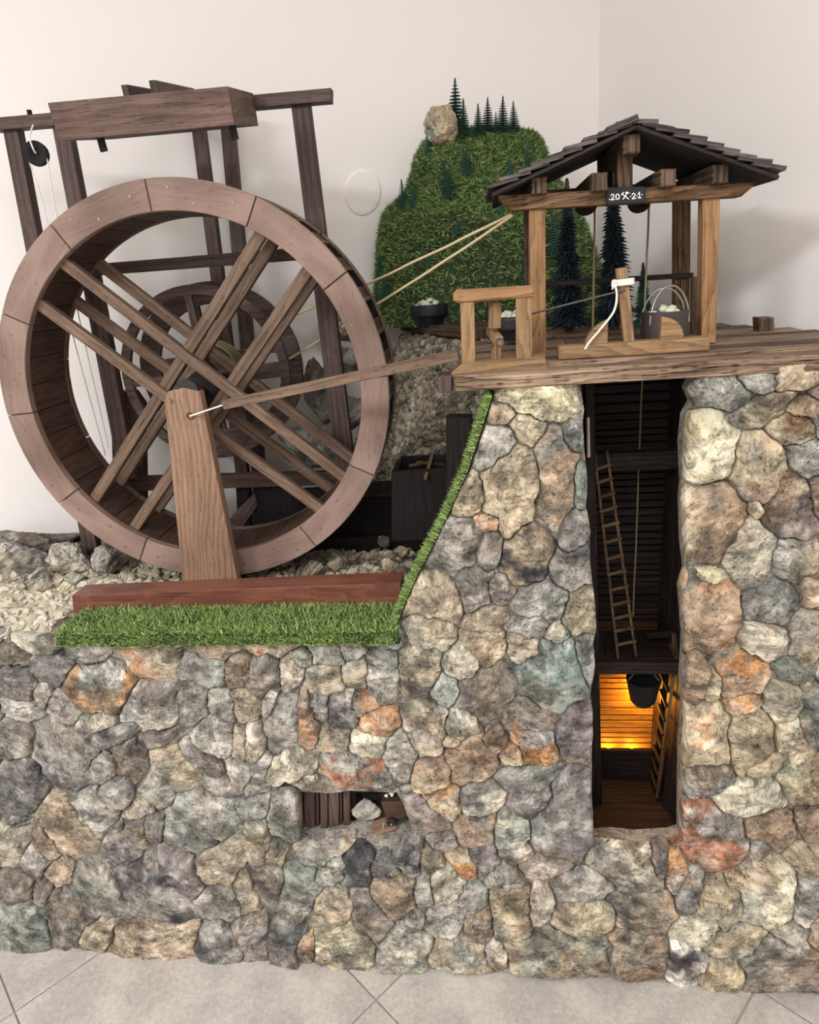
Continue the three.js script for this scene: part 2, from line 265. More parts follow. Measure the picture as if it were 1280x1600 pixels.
// each stone: centre x, y, half length, half width (photo pixels), turn in degrees, tones (first the body, then the stain)
const STONES = `62 1007 45 16 0 pl,20 1028 32 19 10 br,23 1065 32 30 0 dg,78 1045 34 26 20 db,133 1018 45 22 0 lu,225 1028 54 38 20 tr,335 1012 36 20 0 nb,158 1075 54 40 -8 O,315 1050 36 27 10 ge,372 1050 22 28 0 nb,
30 1110 38 18 15 gl,68 1085 14 24 0 lg,95 1112 38 20 50 lg,150 1130 32 16 -10 pg,237 1105 50 40 10 lg,297 1100 26 38 0 gd,347 1107 30 22 50 ge,381 1105 24 30 0 tg,15 1158 26 34 60 gb,95 1185 64 44 55 gk,
175 1150 40 15 -15 gd,250 1156 40 12 -15 gd,332 1155 34 32 0 lk,380 1163 22 36 0 tg,200 1197 40 28 80 bn,165 1200 16 32 70 gl,270 1203 48 28 45 ty,315 1190 42 15 40 gl,375 1217 30 22 30 lp,30 1232 42 42 0 dk,
105 1297 66 30 58 nt,142 1272 42 33 60 lk,178 1240 22 36 60 gd,243 1240 32 28 60 gt,222 1266 16 38 60 tg,347 1232 36 20 20 ge,312 1272 56 36 0 gl,20 1320 36 40 0 pg,50 1343 25 38 -10 ug,25 1290 28 10 0 gb,
68 1317 18 26 -30 nt,188 1325 28 36 0 dg,213 1300 20 42 65 gt,240 1292 17 32 65 db,288 1294 44 24 35 ge,345 1355 34 26 -20 tl,285 1368 44 20 45 ud,237 1395 76 38 32 gK,150 1395 54 24 45 ge,92 1367 26 22 0 nb,
20 1387 34 28 0 bd,65 1393 18 22 0 bg,105 1435 54 42 30 bg,33 1450 44 44 0 eg,147 1466 28 30 20 ty,240 1478 82 38 -5 nt,340 1412 40 28 10 gl,388 1396 24 32 0 tg,340 1475 40 34 0 gd,388 1462 22 32 0 bg,
405 1312 22 32 0 tg,440 1280 23 42 0 gl,414 1385 36 30 0 bd,464 1395 28 34 0 eg,430 1325 16 22 0 tg,500 1334 46 18 -10 gt,598 1294 46 13 5 pl,557 1356 25 28 20 ku,605 1358 30 16 0 dk,642 1342 22 30 0 gk,
527 1352 16 12 0 lp,514 1372 24 10 -10 pl,522 1422 28 40 60 tn,577 1432 52 27 60 bd,615 1398 40 38 0 nt,535 1485 45 36 0 ty,636 1482 40 38 0 lp,446 1478 28 38 0 dg,398 1490 20 32 0 gd,474 1485 18 28 0 no,
692 1443 36 28 0 lk,662 1392 18 30 0 lg,700 1385 30 28 0 pt,735 1407 26 26 0 ge,725 1352 38 17 40 tO,757 1355 20 30 0 ug,725 1497 60 28 5 te,745 1450 28 32 0 nb,670 1348 20 22 0 tk,650 1440 15 20 0 gl,
427 1005 56 20 0 tr,511 1013 34 22 0 ge,548 1008 22 20 0 bg,598 997 36 18 0 ge,408 1060 30 30 0 bg,455 1050 18 30 15 tg,474 1025 20 14 -20 te,508 1060 32 22 0 tg,555 1055 23 27 0 tg,595 1057 26 42 -8 lg,
655 1057 34 52 8 tD,670 982 36 30 0 tp,720 1037 29 28 0 pr,755 1006 28 34 0 tn,748 1090 56 38 -45 bd,696 1083 26 26 60 eg,720 1130 29 26 0 pe,668 1135 36 46 10 gt,590 1133 34 22 -10 ro,570 1100 24 16 0 br,
530 1112 26 34 60 gd,500 1115 18 27 0 gt,440 1135 50 30 105 gk,419 1100 12 30 10 lg,393 1165 22 40 0 tg,481 1130 18 42 -15 nr,520 1157 30 20 10 to,572 1160 32 20 0 py,627 1190 21 48 0 le,455 1200 40 20 -10 pt,
555 1210 62 26 8 lR,480 1226 32 10 0 pl,672 1213 36 26 -15 nt,735 1190 36 42 15 nt,693 1255 38 26 15 to,752 1252 32 30 0 pk,655 1268 60 22 48 ug,408 1200 15 26 20 gl,395 1228 26 20 0 lg,398 1264 24 24 0 gl,
772 1155 16 15 0 un,845 628 70 30 5 yt,783 648 26 18 -10 tp,825 670 27 25 0 pt,767 700 44 27 -35 lk,798 770 46 64 0 ty,872 752 36 86 5 ne,899 690 15 26 0 eg,906 765 11 46 0 eg,727 775 34 32 0 tp,
707 855 50 46 0 lk,762 818 18 15 0 tr,767 862 20 34 10 ge,825 872 40 46 10 tK,898 828 19 38 15 ge,890 890 30 34 0 gk,741 925 30 40 0 gk,678 942 46 46 0 tD,780 925 23 19 0 gb,843 940 52 28 -10 ge,
906 955 24 40 0 te,757 970 35 26 0 tk,827 980 40 18 0 lg,817 1008 23 28 0 pn,864 1053 52 56 0 eE,916 1028 15 38 -10 le,835 1127 42 22 15 gr,902 1150 27 44 0 un,801 1180 19 13 0 tr,840 1170 36 27 0 gO,
830 1217 56 18 -12 ge,830 1255 34 24 -30 dg,888 1282 42 72 12 dg,798 1300 26 26 0 pe,746 1297 34 24 0 nk,851 1360 46 16 0 gl,809 1340 30 11 0 lg,784 1372 30 20 0 lg,910 1382 50 24 -5 gl,985 1362 60 32 20 pg,
1057 1360 14 34 8 oW,1033 1350 12 26 5 du,845 1422 18 36 10 lg,800 1435 36 46 0 te,910 1440 52 29 -10 ty,1008 1428 46 40 0 nu,874 1495 80 35 4 te,1000 1490 44 42 0 nb,772 1500 22 24 0 tl,1073 1510 28 42 0 kW,
1097 1453 42 24 -30 pt,1130 1530 34 25 0 ty,1154 1478 52 25 -10 tg,1126 1413 36 40 10 tg,1080 1400 20 32 10 gt,1202 1400 50 50 10 py,1220 1512 58 46 -5 bg,1270 1410 30 44 0 lp,1242 1464 36 12 0 tg,1268 1340 36 24 0 tr,
1190 1332 16 20 0 gu,1118 1310 54 54 0 lR,1207 1295 46 28 10 nr,1175 1250 57 29 -5 pn,1258 1226 36 40 -40 yt,1272 1292 26 28 0 nr,1108 1158 38 54 0 tr,1108 1218 36 22 0 lt,1175 1157 42 50 10 tr,1235 1153 24 30 0 pt,
1222 1100 30 28 0 tp,1165 1097 30 24 0 to,1200 1200 32 15 -10 tg,1268 1117 18 42 0 gt,1124 610 47 31 0 le,1188 594 30 18 0 lg,1250 592 40 20 -10 tn,1200 640 58 16 -25 tn,1262 637 28 16 0 tg,1114 702 43 56 10 yp,
1247 675 38 26 10 to,1265 712 28 36 40 ge,1182 732 46 42 60 tn,1243 793 44 52 0 nu,1117 815 46 56 10 nt,1172 865 39 52 0 pe,1252 874 38 33 0 lt,1183 797 9 11 0 tp,1112 902 17 11 0 yt,1117 968 42 66 5 nr,
1206 948 46 32 0 gl,1198 1005 37 27 10 pr,1264 995 24 56 10 tg,1092 1060 17 46 5 nr,1113 1075 14 26 10 ty,1160 1062 38 38 0 nO,1240 1050 25 18 30 eg,
-45 1030 45 40 0 dg,-45 1110 40 40 0 gl,-45 1190 40 40 0 gb,
-45 1270 40 40 0 dg,-45 1350 40 40 0 lp,-45 1430 40 45 0 eg,870 993 22 16 0 pe,705 1160 14 12 0 tg,640 1300 22 12 20 bd,690 1320 26 16 25 gd,612 1360 20 12 0 lg,940 1410 0 0 0 xx,1150 1380 18 14 0 tg,700 1095 0 0 0 xx`
  .split(',').map((s) => { const w = s.trim().split(/\s+/), n = w.slice(0, w.length - 1).map(Number); return { x: n[0], y: n[1], a: n[2], b: n[3], t: n[4] * Math.PI / 180, c: w[w.length - 1] }; }).filter((s) => s.a > 0);
{ // beyond the frame the same masonry goes on, up to the wall on the right
  const r = rngOf(4242), tones = ['gl', 'tg', 'bn', 'lp', 'dg', 'tn', 'ge', 'pt'];
  for (let k = 0; k < 900; k++) { const x = r() < 0.7 ? -400 + 390 * r() : 1290 + 125 * r(), y = 570 + 980 * r(); if (solid(x, y) && solid(x + (x < 0 ? 0 : 12), y) && STONES.every((q) => Math.hypot(q.x - x, q.y - y) > 52)) STONES.push({ x, y, a: 38 + 12 * r(), b: 32 + 12 * r(), t: r() * 3, c: tones[(r() * 8) | 0] }); }
}
const TONE = { g: [148, 143, 136], l: [182, 177, 166], d: [108, 104, 102], k: [60, 60, 68], K: [58, 56, 60], b: [128, 114, 100], t: [184, 166, 136], p: [206, 197, 174], y: [218, 207, 168], r: [184, 132, 92], R: [158, 104, 76], o: [190, 142, 96], O: [196, 140, 86], e: [140, 148, 136], E: [120, 134, 126], u: [124, 114, 113], n: [164, 138, 112], W: [226, 221, 208], D: [104, 100, 100] };
const muted = (c, x) => c.map((q, i) => mix([156, 151, 138][i], q, mix(0.66, 0.84, sstep(450, 950, x))));
const lin = (rgb, k = 1) => { const c = new THREE.Color().setRGB(rgb[0] / 255, rgb[1] / 255, rgb[2] / 255, THREE.SRGBColorSpace); return [c.r * k, c.g * k, c.b * k]; };
STONES.forEach((s, k) => {   // each stone claims the ground round it through a many sided gauge, so that neighbours meet along nearly straight edges
  const c = Math.cos(s.t), n = Math.sin(s.t), r = rngOf(k * 57 + 3), N = 6 + (r() * 3 | 0), o = r() * 6.28, S = [];
  for (let i = 0; i < N; i++) { const a = o + (i + (r() - 0.5) * 0.6) / N * 6.2832; S.push([Math.cos(a), Math.sin(a), 0.86 + 0.2 * r()]); }
  s.f = (x, y) => { const dx = x - s.x, dy = y - s.y, u = (dx * c + dy * n) / s.a, v = (-dx * n + dy * c) / s.b; let m = 0; for (const q of S) { const d = (u * q[0] + v * q[1]) / q[2]; if (d > m) m = d; } return 0.8 * m + 0.2 * Math.hypot(u, v); };
});
const STONE_GAIN = 1.22;
function stoneGeo(s, idx) {
  const r = rngOf(idx * 131 + 9), NA = 84, NR = 20, near = STONES.filter((q) => q !== s && Math.hypot(q.x - s.x, q.y - s.y) < 190);
  const warpX = (x, y) => x + 7 * fbm(x / 20, y / 20, 3.3, 4), warpY = (x, y) => y + 7 * fbm(x / 20, y / 20, 8.7, 4);
  const own = (x, y) => { const X = warpX(x, y), Y = warpY(x, y), d = s.f(X, Y); if (d > 1.42) return false; for (const q of near) if (q.f(X, Y) < d) return false; return true; };
  const raw = [];
  for (let i = 0; i < NA; i++) {
    const a = i / NA * Math.PI * 2, ca = Math.cos(a), sa = Math.sin(a); let t = 3;
    while (t < 170 && own(s.x + ca * t, s.y + sa * t)) t += 2;
    let e = 0; while (e < t && solid(s.x + ca * e, s.y + sa * e)) e += 1.5;
    raw.push([Math.min(t - 1.0, e + 0.5), e < t]);
  }
  const edge = raw.map((q, i) => q[1] ? q[0] : 0.1 * raw[(i + NA - 1) % NA][0] + 0.8 * q[0] + 0.1 * raw[(i + 1) % NA][0]);
  const R = edge.reduce((p, q) => p + q, 0) / NA, Rm = R * 0.00115, H = clamp(0.006 + Rm * 0.17, 0.008, 0.018) * (0.7 + 0.6 * r()), off = 0.004 + (r() - 0.5) * 0.013;
  const fac = []; for (let k = 0, n = 7 + (r() * 5 | 0); k < n; k++) { const a = r() * 6.283, q = k ? 0.25 + 0.8 * Math.sqrt(r()) : 0.2 * r(); fac.push([q * Math.cos(a), q * Math.sin(a), (r() - 0.5) * 0.35]); }
  const tilt = [(r() - 0.5) * 0.5, (r() - 0.5) * 0.5], lay = s.t + (r() - 0.5) * 0.6, cl = Math.cos(lay), sl = Math.sin(lay), z3 = idx * 3.71, layered = r() < 0.45 ? 1 : 0.35;
  const base = TONE[s.c[0]] ? lin(muted(TONE[s.c[0]], s.x), STONE_GAIN) : lin(TONE.g, STONE_GAIN), st = lin(TONE[s.c[1] || s.c[0]] || TONE.g, STONE_GAIN), strong = /[A-Z]/.test(s.c[1] || '') || s.c === 'O';
  const P = [], C = [], UV = [], I = [], ur = r() * 6.28, ou = r() * 3, ov = r() * 3;
  const rings = []; for (let k = 0; k <= NR; k++) rings.push(k / NR < 0.75 ? k / NR * 1.18 : 0.885 + 0.115 * Math.pow((k / NR - 0.75) / 0.25, 0.7));
  const push = (i, t) => {
    const a = i / NA * Math.PI * 2, e = edge[i % NA], x = s.x + Math.cos(a) * e * t, y = s.y + Math.sin(a) * e * t, p = at(x, y, 0);
    const u = (x - s.x) / R, v = (y - s.y) / R;
    let h = 9; for (const [a0, b0, o] of fac) { const z = 1 + o - 0.55 * (a0 * a0 + b0 * b0) - 1.1 * (a0 * (u - a0) + b0 * (v - b0)); if (z < h) h = z; }
    h = H * (h - 1.05 + tilt[0] * u + tilt[1] * v);
    const rough = fbm(p.x * 26, p.y * 26, z3, 5), lu = (p.x * cl + p.y * -sl), lv = (p.x * sl + p.y * cl), rid = 1 - Math.abs(fbm(lu * 14, lv * 70, z3 + 5, 3)) * 2.4;
    h += 0.008 * rough + 0.0036 * layered * rid + 0.003 * fbm(p.x * 120, p.y * 120, z3, 2);
    const lip = Math.pow(Math.max(0, 1 - Math.pow(t, 30)), 0.5);
    p.z = off + h - mix(0.015, 0.02, sstep(450, 900, s.x)) * (1 - lip);
    P.push(p.x, p.y, p.z);
    const c1 = fbm(p.x * 13, p.y * 13, z3 + 31, 4), c2 = fbm(p.x * 34, p.y * 34, z3 + 47, 4), c3 = fbm(lu * 10, lv * 44, z3 + 60, 3);
    let m = sstep(strong ? -0.12 : 0.02, strong ? 0.12 : 0.3, c1 + 0.35 * c2), col;
    if (s.c === 'O') m = sstep(0.0, 0.25, Math.max(v * 0.9 + 0.05, Math.abs(u) - 0.55) + 0.3 * c2), col = lin(TONE.W, 1.0).map((q, k) => mix(q, base[k], m));
    else col = base.map((q, k) => mix(q, st[k], m * (strong ? 0.95 : 0.75)));
    const g1 = fbm(p.x * 9 + 40, p.y * 9, 3.1, 4), g2 = fbm(p.x * 9, p.y * 9 + 70, 6.2, 4), g3 = fbm(p.x * 60, p.y * 60, z3 + 80, 3);
    const ru = sstep(0.12, 0.4, g1 + 0.4 * c2) * mix(0.16, 0.5, sstep(500, 1000, x)), gr = sstep(0.16, 0.45, g2 + 0.3 * c2) * 0.4, cr = sstep(0.05, 0.45, g3 + 0.5 * c1) * 0.34;
    const RU = lin([170, 134, 102]), GR = lin([134, 148, 138]), CR = lin([200, 195, 184]);
    col = col.map((q, k) => mix(mix(mix(q, RU[k], ru), GR[k], gr), CR[k], cr));
    const dark = sstep(0.1, 0.4, c2 + 0.3 * c3 - 0.2 * g3) * 0.3, light = sstep(0.1, 0.4, -c2 + 0.4 * c3) * 0.3, shade = (1 + 0.2 * c1 + 0.25 * c3 + 0.25 * g3) * (1 - dark) * (1 + light);
    C.push(col[0] * shade, col[1] * shade, col[2] * shade * (1 - 0.04 * light));
    UV.push(p.x * Math.cos(ur) - p.y * Math.sin(ur) + ou + p.z * 0.7, p.x * Math.sin(ur) + p.y * Math.cos(ur) + ov + p.z * 0.9);
  };
  push(0, 0); for (let k = 1; k <= NR; k++) for (let i = 0; i < NA; i++) push(i, rings[k]);
  const id = (k, i) => 1 + (k - 1) * NA + (i % NA);
  for (let i = 0; i < NA; i++) { I.push(0, id(1, i + 1), id(1, i)); for (let k = 1; k < NR; k++) I.push(id(k, i), id(k, i + 1), id(k + 1, i), id(k, i + 1), id(k + 1, i + 1), id(k + 1, i)); }
  const g = new THREE.BufferGeometry(); g.setIndex(I); g.setAttribute('position', new THREE.Float32BufferAttribute(P, 3)); g.setAttribute('color', new THREE.Float32BufferAttribute(C, 3)); g.setAttribute('uv', new THREE.Float32BufferAttribute(UV, 2));
  g.computeVertexNormals(); return g;
}
{
  const t = thing('stone_plinth', V(0, 0, -0.03), 'big grey and tan fieldstone wall with a tall shaft opening and a small low niche', 'stone wall');
  const P = OUT.map(([x, y]) => at(x, y, -0.013)), sh = new THREE.Shape(P.map((p) => new THREE.Vector2(p.x, p.y)));
  sh.holes.push(new THREE.Path(NICHE.map(([x, y]) => { const p = at(x, y, -0.013); return new THREE.Vector2(p.x, p.y); })));
  const core = new THREE.ExtrudeGeometry(sh, { depth: 0.05, bevelEnabled: false }); core.translate(0, 0, -0.064); part(t, 'mortar', core, M.mortar, 'grey rough mortar between the stones');
  STONES.forEach((s, i) => { part(t, 'stone', stoneGeo(s, i), M.stone); });
}

// ------------------------------------------------------------------ loose ground behind the plinth
const YB = 1.42, edgeA = atY(586, 500, YB), edgeB = atY(722, 514, YB);           // front edge of the hill's board
const eDir = edgeB.clone().sub(edgeA).setY(0).normalize(), eNor = V(-eDir.z, 0, eDir.x); if (eNor.x > 0) eNor.negate();
const lwD = lwEnd.clone().sub(cornerP).normalize(), lwN = V(-lwD.z, 0, lwD.x); if (lwN.z < 0) lwN.negate();
const rwD = rwEnd.clone().sub(cornerP).normalize(), rwN = V(-rwD.z, 0, rwD.x); if (rwN.x > 0) rwN.negate();
const distL = (x, z) => (x - cornerP.x) * lwN.x + (z - cornerP.z) * lwN.z, distR = (x, z) => (x - cornerP.x) * rwN.x + (z - cornerP.z) * rwN.z;
function groundY(x, z) {
  const d = (x - edgeA.x) * eNor.x + (z - edgeA.z) * eNor.z;                  // away from the board, downhill
  const slope = 1.395 - Math.max(0, d) * 1.9;
  const left = G + 0.004 + 0.03 * sstep(-0.2, -0.5, z) * sstep(-0.9, -1.15, x);
  const base = Math.max(left, Math.min(1.38, slope)), k = sstep(-0.42, -0.46, z);
  return mix(left, base, k) + 0.006 * fbm(x * 20, z * 20, 4, 3) - 0.012 * sstep(-0.05, 0.0, z) + 0.004 * sstep(-0.76, -0.9, x);
}
{
  const P = [], I = [], UV = [], nx = 150, nz = 110;
  for (let j = 0; j <= nz; j++) for (let i = 0; i <= nx; i++) {
    const x = mix(-1.62, 0.3, i / nx), zb = cornerP.z + (x - cornerP.x) * lwD.z / lwD.x + 0.005, z = mix(-0.03, Math.min(zb, -0.3), j / nz);
    P.push(x, groundY(x, z), z); UV.push(x, z + groundY(x, z));
  }
  for (let j = 0; j < nz; j++) for (let i = 0; i < nx; i++) { const a = j * (nx + 1) + i; I.push(a, a + 1, a + nx + 1, a + 1, a + nx + 2, a + nx + 1); }
  const g = new THREE.BufferGeometry(); g.setIndex(I); g.setAttribute('position', new THREE.Float32BufferAttribute(P, 3)); g.setAttribute('uv', new THREE.Float32BufferAttribute(UV, 2)); g.computeVertexNormals();
  const m = struct('ground', g, M.earth);
}
function rockGeo(seed, detail, rough = 0.28, cutsN = 7) {
  const r = rngOf(seed), g0 = new THREE.IcosahedronGeometry(1, detail); g0.deleteAttribute('uv'); g0.deleteAttribute('normal'); const g = mergeVertices(g0, 1e-4);
  const P = g.attributes.position, v = V(), cuts = []; for (let k = 0; k < cutsN; k++) cuts.push([V(r() - 0.5, r() - 0.5, r() - 0.5).normalize(), 0.45 + 0.35 * r()]);
  for (let i = 0; i < P.count; i++) {
    v.fromBufferAttribute(P, i); const n = v.clone();
    for (const [c, o] of cuts) { const d = v.dot(c); if (d > o) v.addScaledVector(c, -(d - o) * 0.92); }
    v.addScaledVector(n, rough * (0.4 * fbm(n.x * 1.8, n.y * 1.8, n.z * 1.8 + seed, 3) + (detail > 6 ? 0.28 * fbm(n.x * 6, n.y * 6, n.z * 6 + seed, 4) : 0)));
    P.setXYZ(i, v.x, v.y, v.z);
  }
  g.computeVertexNormals(); return g;
}
function rockColors(g, tone, stain, seed, k = 1) {
  const P = g.attributes.position, C = new Float32Array(P.count * 3), UV = new Float32Array(P.count * 2), a = lin(tone, k), b = lin(stain, k);
  for (let i = 0; i < P.count; i++) { const x = P.getX(i), y = P.getY(i), z = P.getZ(i), n1 = fbm(x * 14, y * 14, z * 14 + seed, 4), n2 = fbm(x * 45, y * 45, z * 45 + seed, 3), m = sstep(0, 0.35, n1), s = 1 + 0.35 * n2 + 0.15 * n1; for (let q = 0; q < 3; q++) C[i * 3 + q] = mix(a[q], b[q], m) * s; UV[i * 2] = x + z * 0.6; UV[i * 2 + 1] = y + z * 0.5; }
  g.setAttribute('color', new THREE.BufferAttribute(C, 3)); g.setAttribute('uv', new THREE.BufferAttribute(UV, 2)); return g;
}
// boulders: photo point of the middle, depth, half sizes in metres, turn
function boulder(px, py, z, sx, sy, sz, tone, stain, seed, label, group, rot = 0, name = 'boulder') {
  const p = at(px, py, z), g = rockGeo(seed, 18, 0.36, 12); g.rotateZ(rot); g.scale(sx, sy, sz); g.translate(p.x, p.y, p.z); rockColors(g, tone, stain, seed, 1.12);
  return solo(name, g, M.stone, label, 'rock', group);
}
const T = TONE;
boulder(8, 882, -0.335, 0.12, 0.1, 0.075, T.p, T.l, 301, 'largest pale grey boulder against the left wall, cut by the left edge', null, 0.15);
boulder(40, 848, -0.42, 0.115, 0.05, 0.04, T.l, T.b, 302, 'flat dark topped boulder behind the largest boulder at the left wall', null, -0.1);
boulder(106, 874, -0.31, 0.064, 0.054, 0.05, T.p, T.l, 303, 'grey angular boulder between the largest boulder and the foot of the left posts', null, -0.25);
boulder(163, 878, -0.27, 0.034, 0.04, 0.035, T.l, T.b, 304, 'pointed grey rock just under the lower left rim of the big wheel', null, 0.3);
boulder(190, 872, -0.33, 0.032, 0.028, 0.03, T.l, T.g, 305, 'light grey rock beside the wheel rim, right of the pointed rock', null, 0.2);
boulder(20, 904, -0.24, 0.04, 0.03, 0.03, T.t, T.l, 306, 'buff rock in front of the largest boulder, at the left edge', null, 0.2);
boulder(64, 900, -0.235, 0.034, 0.026, 0.03, T.t, T.l, 307, 'buff broken rock in front of the gap between the two left boulders', null, -0.2);
boulder(68, 916, -0.19, 0.022, 0.017, 0.02, T.p, T.l, 308, 'small pale rounded rock left of the red beam, above the flakes', null, 0.1);
boulder(35, 917, -0.19, 0.018, 0.011, 0.015, T.p, T.t, 309, 'small pale slab rock left of the rounded pale rock', null, 0);
boulder(104, 920, -0.2, 0.026, 0.019, 0.022, T.y, T.t, 310, 'yellowish rock touching the left end of the red beam', null, 0.2);
boulder(122, 905, -0.24, 0.028, 0.016, 0.02, T.l, T.g, 311, 'flat grey rock behind the yellowish rock at the beam end', null, 0.2);
for (const [x, y, s, z, l, sd] of [[527, 882, 0.022, -0.27, 'grey rock behind the red beam, left of the pile on the right of the wheel', 321], [554, 873, 0.017, -0.3, 'round buff rock in the middle of the pile right of the wheel', 322], [600, 846, 0.017, -0.36, 'grey rock lying on the low dark board, topmost of the pile', 323], [582, 870, 0.014, -0.28, 'small grey rock under the topmost rock of the right pile', 324], [604, 866, 0.015, -0.27, 'flat buff rock under the topmost rock of the right pile', 325], [608, 886, 0.022, -0.22, 'wedge shaped buff rock at the right end of the red beam', 326], [628, 862, 0.02, -0.3, 'brown rock half hidden by the grass edging, right end of the pile', 327], [484, 894, 0.03, -0.24, 'broad grey rock under the lower right rim of the big wheel', 328]])
  boulder(x, y, z, s * 1.15, s * 0.9, s, T.t, T.b, sd, l, 'rocks piled right of the wheel', (sd % 5) * 0.2 - 0.4, 'rock');
for (const [x, y, z, sx, sy, l, sd] of [[534, 500, -0.68, 0.062, 0.085, 'grey upright boulder behind the wheel rim, at the top left of the gravel slope', 331], [540, 562, -0.62, 0.06, 0.055, 'grey cracked boulder under the upright one beside the gravel slope', 332], [494, 606, -0.64, 0.06, 0.1, 'weathered grey boulder seen between the rope drum and the right post', 333], [496, 700, -0.57, 0.11, 0.08, 'broad smooth grey boulder low behind the wheel spokes', 334], [540, 640, -0.57, 0.055, 0.05, 'small grey boulder left of the gravel, behind the right post', 335]])
  boulder(x, y, z, sx, sy, 0.05, T.g, T.t, sd, l, null, 0.1);
// loose stones nobody could count
function gravel(name, label, n, spot, s0, s1, tones, seed, det = 1, flat = 1) {
  const r = rngOf(seed), g = rockGeo(seed, det, 0.3, 6).toNonIndexed(); g.computeVertexNormals();
  const m = new THREE.InstancedMesh(g, M.gravel, n); m.name = name; m.castShadow = m.receiveShadow = true;
  const q = new THREE.Quaternion(), mt = new THREE.Matrix4(), c = new THREE.Color(), e = new THREE.Euler(); let k = 0;
  for (let i = 0; i < n * 6 && k < n; i++) {
    const p = spot(r); if (!p) continue; const s = mix(s0, s1, Math.pow(r(), 2.2)); e.set(r() * 6.3 * (flat < 1 ? 0.12 : 1), r() * 6.3, r() * 6.3 * (flat < 1 ? 0.12 : 1)); q.setFromEuler(e);
    p.y += s * 0.25; mt.compose(p, q, V(s * (0.8 + 0.6 * r()), s * (0.5 + 0.4 * r()) * flat, s * (0.7 + 0.5 * r()))); m.setMatrixAt(k, mt);
    const t = lin(tones[(r() * tones.length) | 0], 0.8 + 0.35 * r()); c.setRGB(t[0], t[1], t[2]); m.setColorAt(k, c); k++;
  }
  m.count = k; scene.add(m); return tag(m, label, 'gravel', null, 'stuff');
}
gravel('gravel_slope', 'steep slope of crushed grey brown gravel between the wheel and the deck', 12000, (r) => { const q = r() < 0.45, x = q ? mix(-0.3, 0.21, r()) : mix(-0.8, 0.15, r()), z = q ? mix(-0.47, -0.415, r()) : mix(-0.86, -0.42, r()), y = groundY(x, z); if (distL(x, z) < 0.015 || y < G + 0.03) return null; return V(x, y, z); }, 0.004, 0.0145, [[160, 150, 130], [136, 127, 110], [176, 166, 146], [114, 106, 92]], 401);
gravel('loose_flakes', 'pale buff rock flakes spread left of the red beam', 10500, (r) => { const x = mix(-1.58, -0.72, r()), z = mix(-0.27, -0.012, r()); if (x > -0.76 && z > -0.16) return null; return V(x, groundY(x, z) - 0.002, z); }, 0.002, 0.015, [[204, 194, 170], [192, 181, 156], [212, 203, 182], [176, 166, 144]], 402, 1, 0.42);
gravel('wheel_gravel', 'crumbled buff gravel under the big wheel behind the red beam', 2600, (r) => { const x = mix(-0.95, -0.03, r()), z = mix(-0.44, -0.15, r()); return V(x, groundY(x, z) - 0.002, z); }, 0.004, 0.015, [[190, 178, 154], [170, 158, 136], [200, 190, 168], [150, 140, 120]], 403);

// ------------------------------------------------------------------ turf
const bladeGeo = (() => { const g = new THREE.BufferGeometry(); g.setAttribute('position', new THREE.Float32BufferAttribute([-0.5, 0, 0, 0.5, 0, 0, 0.32, 0.55, 0.12, -0.32, 0.55, 0.12, 0.05, 1, 0.42], 3)); g.setIndex([0, 1, 2, 0, 2, 3, 3, 2, 4]); g.computeVertexNormals(); return g; })();
function blades(parent, n, spot, len, wid, seed, cols, spread = 0.55, lean = 1) {
  const r = rngOf(seed), m = new THREE.InstancedMesh(bladeGeo, M.blade, n); m.name = 'grass_blades'; m.castShadow = m.receiveShadow = true; m.userData.kind = 'stuff';
  const up = V(0, 1, 0), q = new THREE.Quaternion(), q2 = new THREE.Quaternion(), mt = new THREE.Matrix4(), c = new THREE.Color(), o = worldPos(parent);
  for (let i = 0; i < n; i++) {
    const [p, nn] = spot(r), d = nn.clone().multiplyScalar(lean).add(V((r() - 0.5) * 2 * spread, (r() - 0.5) * spread + 0.25, (r() - 0.5) * 2 * spread)).normalize();
    q.setFromUnitVectors(up, d); q2.setFromAxisAngle(up, r() * 6.283); q.multiply(q2); const L = len * (0.6 + 0.8 * r());
    mt.compose(p.sub(o), q, V(wid, L, L)); m.setMatrixAt(i, mt);
    const t = cols[(r() * cols.length) | 0], k = 0.9 + 0.5 * r(); const l = lin(t, k); c.setRGB(l[0], l[1], l[2]); m.setColorAt(i, c);
  }
  parent.add(m); return m;
}
const GREEN = [[116, 140, 72], [138, 160, 88], [90, 114, 56], [164, 180, 112], [72, 96, 48], [124, 150, 78]];
